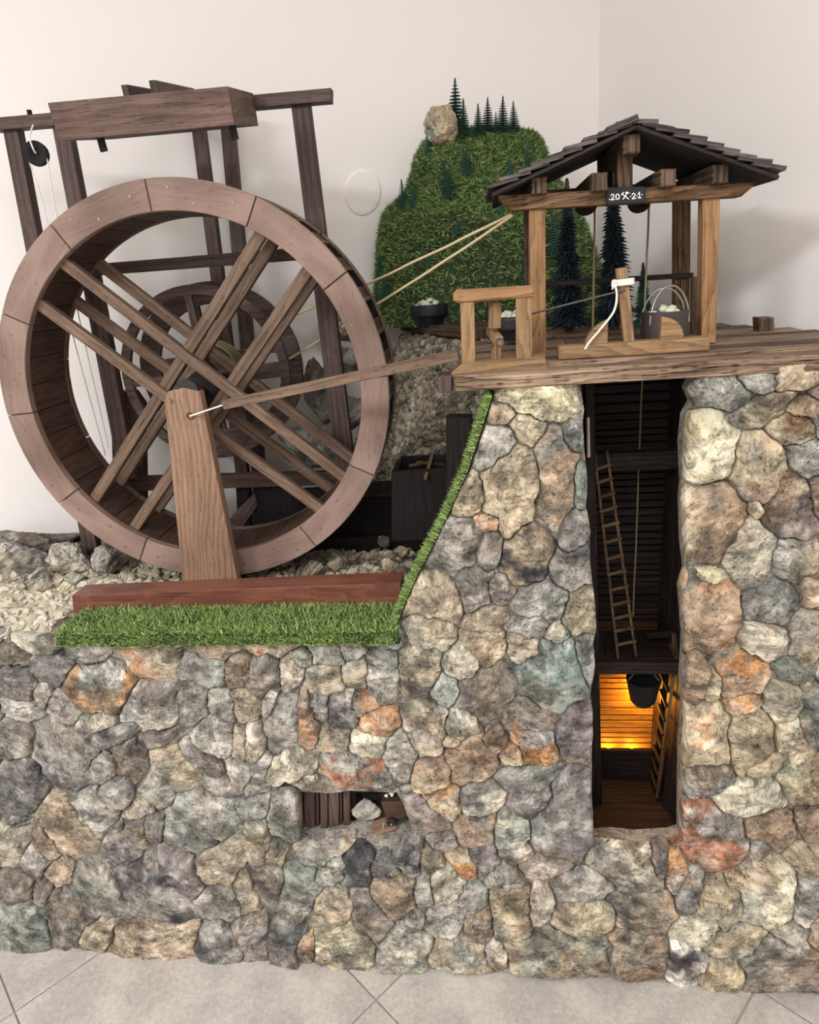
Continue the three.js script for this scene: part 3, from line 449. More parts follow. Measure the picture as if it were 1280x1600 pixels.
{
  // mat along the ledge, hanging a little over its front edge
  const prof = [[-0.088, G + 0.012], [-0.05, G + 0.016], [-0.01, G + 0.016], [0.014, G + 0.008], [0.022, G - 0.008], [0.016, G - 0.012], [-0.088, G + 0.0]], xl = at(97, 985, 0).x, xr = at(622, 980, 0).x;
  const P = [], I = [], n = 40; for (let i = 0; i <= n; i++) for (const [z, y] of prof) { const x = mix(xl + (z < 0 ? -z * 0.6 : 0) * 0, xr, i / n); P.push(x + 0.004 * vn3(i * 0.7, z * 50, 1), y + 0.003 * vn3(i * 0.4, 2, 5), z + 0.004 * vn3(i * 0.5, 1, 9)); }
  const k = prof.length; for (let i = 0; i < n; i++) for (let j = 0; j < k; j++) { const a = i * k + j, b = i * k + (j + 1) % k; I.push(a, b, a + k, b, b + k, a + k); }
  const g = new THREE.BufferGeometry(); g.setIndex(I); g.setAttribute('position', new THREE.Float32BufferAttribute(P, 3)); g.computeVertexNormals();
  const t = thing('turf_strip', V((xl + xr) / 2, G, -0.03), 'bright green artificial turf strip along the ledge in front of the red beam', 'grass strip');
  part(t, 'turf_backing', g, M.turf);
  blades(t, 15000, (r) => { const x = mix(xl, xr, r()), s = r(); let p, nn; if (s < 0.72) { p = V(x, G + 0.014, mix(-0.086, 0.02, s / 0.72)); nn = V(0, 1, 0.25); } else { const q = (s - 0.72) / 0.28; p = V(x, G + 0.016 - 0.028 * q, 0.008 + 0.014 * q); nn = V(0, 0.55, 0.9); } return [p, nn]; }, 0.012, 0.0024, 501, GREEN, 0.9);
}
{
  const line = [[622, 978], [640, 932], [656, 896], [690, 832], [733, 738], [758, 662], [772, 618]].map(([x, y]) => at(x - 3, y, -0.004));
  const P = [], I = []; line.forEach((p, i) => { const d = (line[i + 1] || p).clone().sub(line[i - 1] || p).normalize(), n = V(-d.y, d.x, 0); for (const [w, z] of [[0.003, 0], [0.009, 0], [0.009, -0.058], [0.003, -0.058]]) P.push(p.x + n.x * (w - 0.006), p.y + n.y * (w - 0.006), p.z + z); });
  for (let i = 0; i < line.length - 1; i++) for (let j = 0; j < 4; j++) { const a = i * 4 + j, b = i * 4 + (j + 1) % 4; I.push(a, a + 4, b, b, a + 4, b + 4); }
  const g = new THREE.BufferGeometry(); g.setIndex(I); g.setAttribute('position', new THREE.Float32BufferAttribute(P, 3)); g.computeVertexNormals();
  const t = thing('turf_edging', line[0].clone(), 'narrow green turf edging running up the sloping edge of the stone pier', 'grass strip'); part(t, 'turf_backing', g, M.turf);
  blades(t, 6500, (r) => { const q = r() * (line.length - 1.001), i = q | 0, p = line[i].clone().lerp(line[i + 1], q - i), d = line[i + 1].clone().sub(line[i]).normalize(); p.z += 0.006 - r() * 0.06; return [p, V(-d.y * 1.1, d.x * 1.1, 0.5)]; }, 0.012, 0.0022, 502, GREEN, 0.75);
}

// ------------------------------------------------------------------ red sill beam and the wheel
const YAW = 0.05;
solo('sill_beam', prism([[112, 931], [626, 911], [626, 950], [115, 960]], -0.09, 0.055, { grain: V(1, 0, 0) }), M.red, 'long reddish brown timber beam lying behind the turf, carrying the wheel post', 'beam');
const ZP = -0.145;
{
  const f = at(330, 912, ZP), t = thing('wheel_post', V(f.x, G, ZP - 0.012), 'broad tapered brown board post in front of the big wheel hub', 'post');
  part(t, 'board', prism([[287, 925], [375, 925], [318, 641], [312, 612], [286, 606], [262, 612], [257, 628]], ZP, 0.022, { grain: V(0.12, 1, 0).normalize() }), M.post);
  const c = at(292, 606, ZP - 0.005), r = 0.022; part(t, 'hub_cap', cyl(V(c.x, c.y - 0.006, ZP - 0.004), V(c.x, c.y - 0.006, ZP - 0.03), r, r, 28), M.black, 'black rounded hub cap');
  const b = at(267, 627, ZP); part(t, 'bolt', cyl(b, V(b.x, b.y, b.z + 0.004), 0.004, 0.003, 12), M.bolt, 'small brass bolt head');
  const w = at(297, 650, ZP + 0.002); const ring = new THREE.TorusGeometry(0.0065, 0.0013, 8, 20); ring.translate(w.x, w.y, w.z); part(t, 'screw_eye', ring, M.wireDark);
}
const WZ = -0.195, wn = V(Math.sin(YAW), 0, Math.cos(YAW)), wp = V(-0.4, 0, WZ);
const WC = V(-0.4 - 0.0315 * Math.cos(YAW), 1.3485, WZ + 0.0315 * Math.sin(YAW));
const toWheel = (px, py, dz = 0) => { const p = atPlane(px, py, wp.clone().addScaledVector(wn, dz), wn).sub(WC); return V(p.x * Math.cos(YAW) - p.z * Math.sin(YAW), p.y, dz); };
const RO = 0.4005, RI = 0.3445, WD = 0.165;
function sector(r0, r1, a, depth, bevel = 0.0012, gap = 0.0009) {   // centred on +x, flat face towards +z at z = 0
  const s = new THREE.Shape(), h0 = a / 2 - gap / r0, h1 = a / 2 - gap / r1, n = 10;
  for (let i = 0; i <= n; i++) { const t = mix(-h1, h1, i / n); s[i ? 'lineTo' : 'moveTo'](r1 * Math.cos(t), r1 * Math.sin(t)); }
  for (let i = 0; i <= n; i++) { const t = mix(h0, -h0, i / n); s.lineTo(r0 * Math.cos(t), r0 * Math.sin(t)); }
  const g = new THREE.ExtrudeGeometry(s, { depth: depth - 2 * bevel, bevelEnabled: true, bevelThickness: bevel, bevelSize: bevel, bevelOffset: -bevel, bevelSegments: 1 }); g.translate(0, 0, bevel - depth);
  return woodUV(g, V(0, 1, 0));
}
{
  const t = thing('water_wheel', WC.clone(), 'huge brown timber water wheel with a double rim and crossed pairs of spokes', 'water wheel');
  t.rotation.y = YAW;
  const loc = (name, g, m, rz = 0, z = 0, label) => { const q = mesh(g, m, name); q.rotation.z = rz; q.position.z = z; t.add(q); if (label) q.userData.label = label; return q; };
  const segs = [0, 1, 2].map(() => sector(RI, RO, Math.PI / 6, 0.018, 0.0012, 0.001)), a0 = 92 * Math.PI / 180;
  const nailG = new THREE.CylinderGeometry(0.0025, 0.003, 0.0015, 8); nailG.rotateX(Math.PI / 2);
  for (let i = 0; i < 12; i++) {
    const m = loc('rim_segment', segs[i % 3], M.rim, a0 + Math.PI / 12 + i * Math.PI / 6, 0);
    for (const [r, a] of [[0.384, 0.16], [0.376, -0.17], [0.359, 0.03]]) { const n = mesh(nailG, M.bolt, 'nail'); n.position.set(r * Math.cos(a), r * Math.sin(a), 0.0004); m.add(n); }
    loc('rim_segment', segs[(i + 1) % 3], M.spoke, a0 + Math.PI / 12 + i * Math.PI / 6 + 0.26, -WD + 0.018);
  }
  const hoop = (r0, r1, d) => { const s = new THREE.Shape(); s.absarc(0, 0, r1, 0, Math.PI * 2, false); const h = new THREE.Path(); h.absarc(0, 0, r0, 0, Math.PI * 2, false); s.holes.push(h); return new THREE.ExtrudeGeometry(s, { depth: d, bevelEnabled: false, curveSegments: 80 }); };
  loc('rim_backing', woodUV(hoop(RI + 0.0072, RO - 0.004, 0.002), V(1, 0, 0)), M.darker, 0, -0.0202); loc('rim_backing', woodUV(hoop(RI + 0.0072, RO - 0.004, 0.002), V(1, 0, 0)), M.darker, 0, -WD + 0.0182);
  loc('drum_skin', woodUV(hoop(RI + 0.0071, RI + 0.0085, WD - 0.0405), V(0, 0, 1)), M.darker, 0, -WD + 0.0202);
  const NP = 40, soles = [0, 1, 2].map(() => { const g = new RoundedBoxGeometry(0.007, 2 * Math.PI * RI / NP - 0.0012, WD - 0.036, 1, 0.0008); g.translate(RI + 0.0035, 0, -WD / 2); return woodUV(g, V(0, 0, 1)); });
  for (let i = 0; i < NP; i++) loc('sole_plank', soles[i % 3], M.inner, a0 + (i + 0.5) * 2 * Math.PI / NP);
  const pad = [0, 1].map(() => { const g = new RoundedBoxGeometry(0.044, 0.008, WD - 0.036, 1, 0.001); g.translate(RI + 0.029, 0, -WD / 2); return woodUV(g, V(0, 0, 1)); });
  const NB = 36; for (let i = 0; i < NB; i++) loc('bucket_board', pad[i % 2], M.spoke, a0 + i * 2 * Math.PI / NB + 0.03);
  const outerB = [0, 1].map(() => { const g = new RoundedBoxGeometry(0.006, 0.03, WD - 0.03, 1, 0.001); g.translate(RI + 0.047, 0.012, -WD / 2); return woodUV(g, V(0, 1, 0)); });
  for (let i = 0; i < NB; i++) loc('rim_lath', outerB[i % 2], M.inner, a0 + i * 2 * Math.PI / NB + 0.03);
  // spokes, laid out from where they cross the rim
  const lines = [[[406, 358], [141, 782], -0.030], [[479, 419], [204, 828], -0.030], [[91, 410], [534, 748], -0.022], [[53, 476], [493, 796], -0.022]];
  for (const [A, B, z] of lines) {
    const a = toWheel(...A), b = toWheel(...B), mid = a.clone().add(b).multiplyScalar(0.5), d = b.clone().sub(a).normalize(), n = V(-d.y, d.x, 0), off = mid.dot(n), hl = Math.sqrt((RI + 0.002) ** 2 - off * off);
    const p = n.clone().multiplyScalar(off).addScaledVector(d, -hl), q = n.clone().multiplyScalar(off).addScaledVector(d, hl);
    for (const dz of [z, -WD - z + 0.004 - 0.016]) { const pa = p.clone().setZ(dz), qa = q.clone().setZ(dz); loc('spoke', bar(pa, qa, 0.018, 0.0225, { up: n }), M.spoke); }
  }
  const ax = cyl(V(0, 0, 0.026), V(0, 0, -WD - 0.04), 0.017, 0.017, 24); loc('axle', ax, M.darker);
  const block = new RoundedBoxGeometry(0.075, 0.075, 0.03, 1, 0.002); loc('hub_block', woodUV(block, V(0, 0, 1)), M.dark, 0.6, -0.055);
  const block2 = new RoundedBoxGeometry(0.075, 0.075, 0.03, 1, 0.002); loc('hub_block', woodUV(block2, V(0, 0, 1)), M.dark, 0.6, -0.1);
}
// connecting rod and its wires
{
  const A = at(351, 632, -0.118), B = at(717, 554, -0.018); const t = thing('connecting_rod', A.clone(), 'long slim wooden connecting rod reaching from the hub post to the deck', 'rod');
  part(t, 'rod', bar(A, B, 0.017, 0.018), M.spoke);
  const w = at(297, 650, ZP + 0.006), e = at(781, 535, -0.035);
  part(t, 'wire', tube([w, A.clone().lerp(w, 0.5), A], 0.0016), M.cord, 'pale wire end at the post'); part(t, 'wire', tube([B, B.clone().lerp(e, 0.5), e], 0.0019), M.wireDark, 'dark wire end at the deck');
}

// ------------------------------------------------------------------ flume stand behind the wheel
const ZF = -0.392;
const X = V(Math.cos(YAW), 0, -Math.sin(YAW)), F = { yaw: YAW, x0: -0.5 };
{
  const t = thing('flume_stand', at(300, 860, ZF).setY(G), 'tall dark brown timber stand with a crossbeam behind the big wheel', 'stand');
  const post = (top, bot, w, z, label) => part(t, 'post', prism([[top[0] - w / 2, top[1]], [top[0] + w / 2, top[1]], [bot[0] + w / 2, bot[1]], [bot[0] - w / 2, bot[1]]], z, 0.026, F), M.frame, label);
  post([14, 196], [142, 868], 23, ZF); post([92, 190], [222, 868], 25, ZF); post([468, 155], [548, 800], 29, ZF);
  post([302, 150], [385, 800], 19, -0.62); post([350, 150], [408, 800], 20, -0.62);
  part(t, 'crossbeam', prism([[-14, 184], [517, 137], [517, 158], [-14, 204]], ZF + 0.012, 0.03, F), M.frame);
  part(t, 'crossbeam', prism([[140, 413], [486, 385], [486, 405], [143, 431]], ZF + 0.004, 0.02, F), M.frame);
  part(t, 'crossbeam', prism([[200, 747], [545, 737], [545, 757], [202, 768]], ZF + 0.004, 0.022, F), M.inner);
  part(t, 'brace', bar(at(112, 846, ZF + 0.03), at(136, 834, ZF - 0.02), 0.013, 0.013), M.dark);
  part(t, 'brace', prism([[160, 860], [200, 852], [200, 864], [160, 872]], ZF, 0.02, F), M.dark);
  const pg = at(48, 184, ZF); part(t, 'peg', cyl(pg, V(pg.x, pg.y + 0.014, pg.z), 0.005), M.dark);
}
// trough above the wheel, tipped towards the viewer
{
  const d = rayDir(613, 205).normalize(), n = d.clone().negate(), p0 = at(77, 160, -0.115);
  const q = [[76, 159], [358, 133], [362, 200], [92, 219]].map(([x, y]) => atPlane(x, y, p0, n));
  const e = q[1].clone().sub(q[0]); e.addScaledVector(n, -e.dot(n)).normalize(); const u = n.clone().cross(e), c = q.reduce((s, p) => s.add(p), V(0, 0, 0)).multiplyScalar(0.25);
  const W = q[0].distanceTo(q[1]) / 2, Wb = q[3].distanceTo(q[2]) / 2, Hh = q[0].distanceTo(q[3]) / 2, D = 0.235;
  const t = thing('flume_trough', c.clone(), 'open brown wooden trough box overhanging the top of the wheel', 'trough');
  const P = (x, y, z) => c.clone().addScaledVector(e, x).addScaledVector(u, y).addScaledVector(d, z);
  const slab = (A, B, w, h, m, name) => part(t, name, bar(A, B, w, h, { up: u, bevel: 0.001 }), m);
  slab(P(-W, 0, 0.006), P(W, 0, 0.006), 0.012, 2 * Hh, M.trough, 'front_board');
  slab(P(-W + 0.006, 0, 0.0125), P(-W + 0.006, 0, D - 0.0125), 0.012, 2 * Hh, M.trough, 'side_board'); slab(P(W - 0.006, 0, 0.0125), P(W - 0.006, 0, D), 0.012, 2 * Hh, M.trough, 'side_board');
  slab(P(-W, 0, D - 0.006), P(W, 0, D - 0.006), 0.012, 2 * Hh, M.trough, 'back_board');
  slab(P(0, -Hh + 0.005, 0.013), P(0, -Hh + 0.005, D - 0.013), 2 * W - 0.026, 0.009, M.inner, 'bottom_board');
  for (const x of [-0.6, 0.93]) { const A = P(x * W, -Hh, 0.03), B = A.clone().add(V(0.002, -0.022, 0)); part(t, 'peg', bar(A, B, 0.013, 0.005), M.blackMatte, 'black peg under the trough'); }
}
for (const [px, py, l] of [[193, 139, 'left one of two boards sloping up behind the trough'], [236, 132, 'right one of two boards sloping up behind the trough']]) {
  const d = rayDir(613, 205).normalize(), A = at(px + 6, py + 14, -0.37), B = A.clone().addScaledVector(d, 0.3);
  solo('flume_rail', bar(A, B, 0.014, 0.045), M.frame, l, 'board', 'boards behind the trough');
}
// small hanging pulley with its strings
{
  const c = at(57, 240, ZF + 0.03), t = thing('hanging_pulley', c.clone(), 'small black pulley disc hanging from the left end of the crossbeam', 'pulley');
  const g = new THREE.LatheGeometry([[0.003, -0.009], [0.022, -0.009], [0.0235, -0.007], [0.02, 0], [0.0235, 0.007], [0.022, 0.009], [0.003, 0.009], [0.003, -0.009]].map(([x, y]) => new THREE.Vector2(x, y)), 36);
  g.rotateX(Math.PI / 2); g.rotateY(0.35); g.translate(c.x, c.y, c.z); part(t, 'disc', g, M.blackMatte);
  part(t, 'axle_pin', cyl(c.clone().add(V(0.004, 0, 0.006)), c.clone().add(V(0.006, 0, 0.013)), 0.0025), M.bolt);
  const top = at(53, 192, ZF + 0.02); part(t, 'hanger', tube([top, V(c.x + 0.001, c.y + 0.028, c.z + 0.012), V(c.x + 0.006, c.y + 0.004, c.z + 0.016), V(c.x + 0.005, c.y, c.z + 0.012)], 0.0016), M.cord, 'white string loop');
  part(t, 'string', tube([V(c.x - 0.0225, c.y, c.z), at(62, 300, ZF + 0.026), at(100, 470, ZF + 0.02), at(165, 712, ZF + 0.01)], 0.0013), M.cord, 'left white string');
  part(t, 'string', tube([V(c.x + 0.021, c.y - 0.008, c.z), at(88, 335, ZF + 0.026), at(120, 480, ZF + 0.02), at(170, 700, ZF + 0.01)], 0.0013), M.cord, 'right white string');
}
// rope drum
{
  const z1 = -0.545, c = at(350, 574, z1), t = thing('rope_drum', V(c.x, c.y, -0.49), 'dark wooden rope drum with two spoked flanges behind the big wheel', 'drum');
  t.rotation.y = YAW; const loc = (name, g, m, rz = 0, z = 0) => { const q = mesh(g, m, name); q.rotation.z = rz; q.position.z = z; t.add(q); return q; };
  for (const [z, R, wd] of [[-0.05, 0.205, 0.05], [0.06, 0.2, 0.02]]) {
    const s = new THREE.Shape(); s.absarc(0, 0, R, 0, Math.PI * 2, false); const h = new THREE.Path(); h.absarc(0, 0, R - wd, 0, Math.PI * 2, false); s.holes.push(h);
    const g = new THREE.ExtrudeGeometry(s, { depth: 0.012, bevelEnabled: true, bevelSize: 0.001, bevelThickness: 0.001, bevelSegments: 1, curveSegments: 64 }); loc('flange', woodUV(g, V(1, 0, 0)), M.frame, 0, z);
    for (const a of [0.05, Math.PI / 2 + 0.05]) for (const o of z > 0 ? [0] : [-0.03, 0.03]) loc('flange_spoke', bar(V(-(R - wd + 0.004), o, 0.006), V(R - wd + 0.004, o, 0.006), 0.012, 0.017), M.frame, a, z - 0.001);
  }
  loc('barrel', cyl(V(0, 0, -0.045), V(0, 0, 0.06), 0.06, 0.06, 28), M.inner);
  for (let k = 0; k < 9; k++) { const g = new THREE.TorusGeometry(0.064 + (k % 3) * 0.002, 0.004, 8, 40); loc('rope_turn', g, M.ropeDim, 0, -0.03 + k * 0.0085); }
  loc('axle', cyl(V(0, 0, -0.09), V(0, 0, 0.1), 0.014, 0.014, 18), M.darker);
}
{
  const t = thing('drum_bearing', at(200, 720, -0.44).setY(G), 'dark board bearing block left of the rope drum', 'bearing');
  part(t, 'board', prism([[172, 612], [208, 612], [222, 632], [225, 860], [180, 860]], -0.44, 0.03, F), M.inner);
}
// two long ropes from the drum to the well house
for (const [A, B, l] of [[at(440, 500, -0.6), at(800, 335, -0.2), 'upper one of two pale ropes strung from the drum to the well house'], [at(415, 582, -0.58), at(802, 336, -0.19), 'lower one of two pale ropes strung from the drum to the well house']])
  solo('rope', tube(wiggle(A, B, 14, 0.0009, 0.006), 0.0027, 90), M.rope, l, 'rope', 'ropes from the drum to the well house');

// ------------------------------------------------------------------ dark sluice channel and bin low behind the wheel
{
  const t = thing('sluice', at(480, 850, -0.4).setY(G), 'long dark brown board sluice low behind the wheel', 'sluice');
  const b = (name, pts, z, dep, m) => part(t, name, prism(pts, z, dep, {}), m);
  b('side_board', [[395, 752], [470, 750], [470, 838], [395, 838]], -0.415, 0.012, M.darker);
  b('side_board', [[470, 764], [692, 756], [700, 840], [470, 846]], -0.405, 0.012, M.darker);
  b('top_rail', [[520, 757], [622, 752], [622, 776], [520, 780]], -0.39, 0.012, M.dark);
  b('bottom_rail', [[440, 846], [700, 832], [700, 862], [440, 868]], -0.385, 0.018, M.dark);
  b('end_board', [[362, 806], [398, 770], [402, 790], [370, 838]], -0.41, 0.012, M.frame);
  b('post', [[368, 752], [388, 752], [392, 838], [372, 838]], -0.415, 0.02, M.darker);
}
{
  const t = thing('sluice_bin', at(655, 840, -0.235).setY(G), 'dark open wooden bin holding sticks, beside the sloping grass edging', 'bin');
  const z0 = -0.235; const fr = [[612, 737], [712, 732], [716, 842], [612, 846]];
  part(t, 'front_board', prism(fr, z0, 0.012, { grain: V(0, 1, 0) }), M.darker);
  const q = at(616, 737, z0), w = at(712, 733, z0).x - q.x, y0 = at(612, 842, z0).y, y1 = q.y;
  part(t, 'side_board', box(q.x - 0.006, q.x + 0.006, y0, y1, z0 - 0.1, z0 - 0.0125), M.dark); part(t, 'side_board', box(q.x + w - 0.006, q.x + w + 0.006, y0, y1, z0 - 0.1, z0 - 0.0125), M.dark);
  part(t, 'back_board', box(q.x, q.x + w, y0, y1 + 0.004, z0 - 0.112, z0 - 0.1005), M.darker); part(t, 'floor_board', box(q.x + 0.006, q.x + w - 0.006, y1 - 0.06, y1 - 0.05, z0 - 0.1, z0 - 0.0125), M.darker);
  let i = 0;
  for (const [a, b, l] of [[[640, 728, -0.28], [672, 722, -0.31], 'thin pale stick lying across the bin'], [[676, 710, -0.3], [665, 748, -0.22], 'thicker stick leaning over the front of the bin'], [[652, 722, -0.27], [695, 726, -0.3], 'stick lying at the right in the bin']])
    solo('stick', bar(at(...a), at(...b), 0.006 + 0.002 * (i & 1), 0.006 + 0.002 * (i++ & 1)), M.ladder, l, 'stick', 'sticks in the bin');
  solo('short_post', prism([[697, 652], [738, 652], [738, 790], [698, 790]], -0.13, 0.035, {}), M.dark, 'short dark square post rising right of the bin, behind the grass edging', 'post');
}

// ------------------------------------------------------------------ grassy hill in the corner
let hillSpot;
{
  const Z0 = -1.12, rows = [[506, 583, 950, 0.12], [470, 586, 946, 0.12], [430, 590, 938, 0.12], [390, 592, 926, 0.12], [355, 597, 914, 0.12], [336, 604, 905, 0.118], [322, 616, 897, 0.115], [305, 634, 884, 0.11], [280, 645, 866, 0.105], [258, 651, 856, 0.1], [238, 658, 850, 0.1], [224, 670, 843, 0.09], [215, 694, 834, 0.07], [210, 722, 815, 0.05], [208, 745, 800, 0.03]];
  const R = rows.map(([y, a, b, f]) => { const l = at(a, y, -0.80), r = at(b, y, -0.80); return { y: (l.y + r.y) / 2, l, r, f }; });
  const f = (u, v) => {   // u 0..1 left to right, v 0..1 bottom to top
    const q = clamp(v, 0, 0.9999) * (R.length - 1), i = q | 0, k = q - i, A = R[i], B = R[i + 1], l = A.l.clone().lerp(B.l, k), r = A.r.clone().lerp(B.r, k), b = mix(A.f, B.f, k), th = Math.PI * (1 - u);
    const p = l.clone().lerp(r, 0.5 - 0.5 * Math.sign(Math.cos(th)) * Math.pow(Math.abs(Math.cos(th)), 0.9)); p.z += b * Math.pow(Math.max(0, Math.sin(th)), 0.75) + 0.02 * fbm(u * 5, v * 5, 7, 3); p.y += 0.012 * fbm(u * 6, v * 6, 3, 3);
    return p;
  };
  const P = [], I = [], nu = 64, nv = 70; for (let j = 0; j <= nv; j++) for (let i = 0; i <= nu; i++) { const p = f(i / nu, j / nv); P.push(p.x, p.y, p.z); }
  for (let j = 0; j < nv; j++) for (let i = 0; i < nu; i++) { const a = j * (nu + 1) + i; I.push(a, a + 1, a + nu + 1, a + 1, a + nu + 2, a + nu + 1); }
  // flat back against the corner
  const s = P.length / 3; for (let j = 0; j <= nv; j++) { const a = f(0, j / nv), b = f(1, j / nv), c = a.clone().lerp(b, 0.5); c.z -= 0.05; P.push(a.x, a.y, a.z, c.x, c.y, c.z, b.x, b.y, b.z); }
  for (let j = 0; j < nv; j++) for (let i = 0; i < 2; i++) { const a = s + j * 3 + i; I.push(a, a + 3, a + 1, a + 1, a + 3, a + 4); }
  { const top = nv * (nu + 1), bk = s + nv * 3; for (let i = 0; i < nu; i++) I.push(top + i, top + i + 1, bk + 1); }
  const g = new THREE.BufferGeometry(); g.setIndex(I); g.setAttribute('position', new THREE.Float32BufferAttribute(P, 3)); g.computeVertexNormals();
  const t = thing('grass_hill', f(0.5, 0), 'steep stepped green hill covered with artificial grass in the corner', 'hill'); part(t, 'turf_backing', g, M.turf);
  const nrm = (u, v) => { const a = f(clamp(u - 0.01, 0, 1), v), b = f(clamp(u + 0.01, 0, 1), v), c = f(u, clamp(v - 0.01, 0, 1)), d = f(u, clamp(v + 0.01, 0, 0.999)); return b.sub(a).cross(d.sub(c)).normalize(); };
  hillSpot = f;
  blades(t, 170000, (r) => { const u = r(), v = Math.pow(r(), 0.9) * 0.999; return [f(u, v), nrm(u, v)]; }, 0.0135, 0.0032, 503, [[92, 116, 60], [112, 134, 74], [70, 94, 48], [132, 150, 90], [56, 78, 40]], 0.9, 0.55);
}
// hill board and the two tubs of ore standing on it
{
  const a = edgeA.clone().addScaledVector(eDir, 0.0), b = edgeB.clone().addScaledVector(eDir, 0.05), w = 0.42, t = thing('hill_board', a.clone().lerp(b, 0.5), 'brown plank edge carrying the hill above the gravel slope', 'board');
  const n = eNor.clone().negate(); part(t, 'plank', bar(a.clone().addScaledVector(n, 0.03).setY(YB - 0.011), b.clone().addScaledVector(n, 0.03).setY(YB - 0.011), 0.06, 0.022), M.pineGrey); part(t, 'plank', bar(a.clone().addScaledVector(n, 0.115).setY(YB - 0.011), b.clone().addScaledVector(n, 0.115).setY(YB - 0.011), 0.105, 0.022), M.pineGrey);
}
function orePile(name, c, r, h, label, seed, n = 16, col = M.ore) {
  const q = rngOf(seed), gs = []; for (let i = 0; i < n; i++) { const a = q() * 6.28, d = r * Math.sqrt(q()), s = r * (0.16 + 0.2 * q()), g = rockGeo(seed + i, 1, 0.3, 5).toNonIndexed(); g.scale(s, s * 0.8, s); g.rotateY(q() * 6); g.translate(c.x + d * Math.cos(a), c.y + h * (1 - (d / r) ** 2) + s * 0.2 * q(), c.z + d * Math.sin(a)); gs.push(g); }
  const g = mergeGeometries(gs); g.computeVertexNormals(); return solo(name, g, col, label, 'ore', null, 'stuff');
}
const TZ = atY(673, 509, YB).z - 0.045;
function tub(px, py, z, w, label, ore, seed) {
  const c = at(px, py, z), t = thing('tub', c.clone(), label, 'tub'), k = w / 2;
  const prof = [[0, 0], [0.66, 0], [0.74, 0.02], [0.82, 0.4], [0.96, 0.46], [1, 0.52], [1, 0.98], [0.97, 1.02], [0.9, 1.0], [0.88, 0.6], [0, 0.55]].map(([x, y]) => new THREE.Vector2(x * k, y * k * 1.02));
  const g = new THREE.LatheGeometry(prof, 40); g.translate(c.x, c.y, c.z); part(t, 'bowl', g, M.black);
  const r = new THREE.TorusGeometry(k * 0.93, k * 0.05, 8, 40); r.rotateX(Math.PI / 2); r.translate(c.x, c.y + k * 1.0, c.z); part(t, 'rim', r, M.black);
  orePile('ore', V(c.x, c.y + k * 0.85, c.z), k * 0.72, k * 0.32, ore, seed, 26);
}
tub(673, 508, TZ, 0.1, 'black round tub of pale ore below the hill, left of the small gantry', 'pale greenish ore heaped in the black tub left of the gantry', 611);
tub(806, 530, -0.33, 0.09, 'black round tub of pale ore half hidden behind the small gantry', 'pale greenish ore heaped in the tub behind the gantry', 612);
boulder(694, 195, -0.72, 0.05, 0.045, 0.04, T.t, T.e, 621, 'rounded yellow and grey rock on the left shoulder of the hill top', null, -0.3);
// fir trees: a trunk and rings of drooping branches
function firGeo(seed, tiers, spikes, R, droop, lump) {
  const r = rngOf(seed), P = [], I = [];
  for (let k = 0; k < tiers; k++) {
    const t = k / (tiers - 1), y = 0.05 + 0.93 * t, rad = R * (1 - Math.pow(t, 1.25)) + 0.012, n = spikes, b = P.length / 3, o = r() * 6;
    P.push(0, y + 0.022 * (1 - t) + 0.012, 0);
    for (let i = 0; i < n * 2; i++) { const a = o + i / (n * 2) * 6.2832, q = (i & 1 ? 0.55 : 1) * rad * (1 - lump * r()); P.push(q * Math.cos(a), y - droop * q + (i & 1 ? 0.012 : 0), q * Math.sin(a)); }
    for (let i = 0; i < n * 2; i++) I.push(b, b + 1 + (i + 1) % (n * 2), b + 1 + i);
    P.push(0, y - 0.02, 0); const e = P.length / 3 - 1; for (let i = 0; i < n * 2; i++) I.push(e, b + 1 + i, b + 1 + (i + 1) % (n * 2));
  }
  const g = new THREE.BufferGeometry(); g.setIndex(I); g.setAttribute('position', new THREE.Float32BufferAttribute(P, 3)); const f = g.toNonIndexed(); f.computeVertexNormals(); return f;
}
const project = (p) => { const d = p.clone().sub(CAM), w = -d.dot(CZ); return [640 + 1050 * d.dot(CX) / w, 800 - 1050 * d.dot(CY) / w]; };
function onHill(px, py) { let best = null, bd = 1e9; for (let j = 0; j < 150; j++) for (let i = 3; i < 98; i++) { const p = hillSpot(i / 100, j / 150), [x, y] = project(p), d = Math.hypot(x - px, y - py) - p.z * 6; if (d < bd) { bd = d; best = p; } } return best; }
const firs = [firGeo(1, 16, 15, 0.18, 0.14, 0.14), firGeo(2, 15, 15, 0.19, 0.16, 0.16), firGeo(3, 17, 15, 0.165, 0.12, 0.14)], bigFirs = [firGeo(7, 46, 15, 0.15, 0.35, 0.6), firGeo(8, 50, 15, 0.145, 0.35, 0.6)];
const trunkG = new THREE.CylinderGeometry(0.012, 0.03, 0.99, 7); trunkG.translate(0, 0.48, 0);
function fir(base, topPx, z, label, group, o = {}) {
  const p = o.hill ? onHill(base[0], base[1]) : at(base[0], base[1], z), q = at(topPx[0], topPx[1], p.z + (o.dz || 0)), h = p.distanceTo(q);
  const t = thing('fir_tree', p, label, 'tree', group); t.quaternion.setFromUnitVectors(V(0, 1, 0), q.sub(p).normalize()); t.scale.set(h * (o.w || 1), h, h * (o.w || 1));
  const tr = mesh(trunkG, M.bark, 'trunk'), fo = mesh(o.big ? bigFirs[o.k || 0] : firs[(used.get('fir_tree') || 0) % 3], o.mat || (o.big ? M.needleDark : M.needle), 'foliage'); t.add(tr, fo);
}
const HT = 'firs along the top of the hill', HS = 'little firs scattered over the hill';
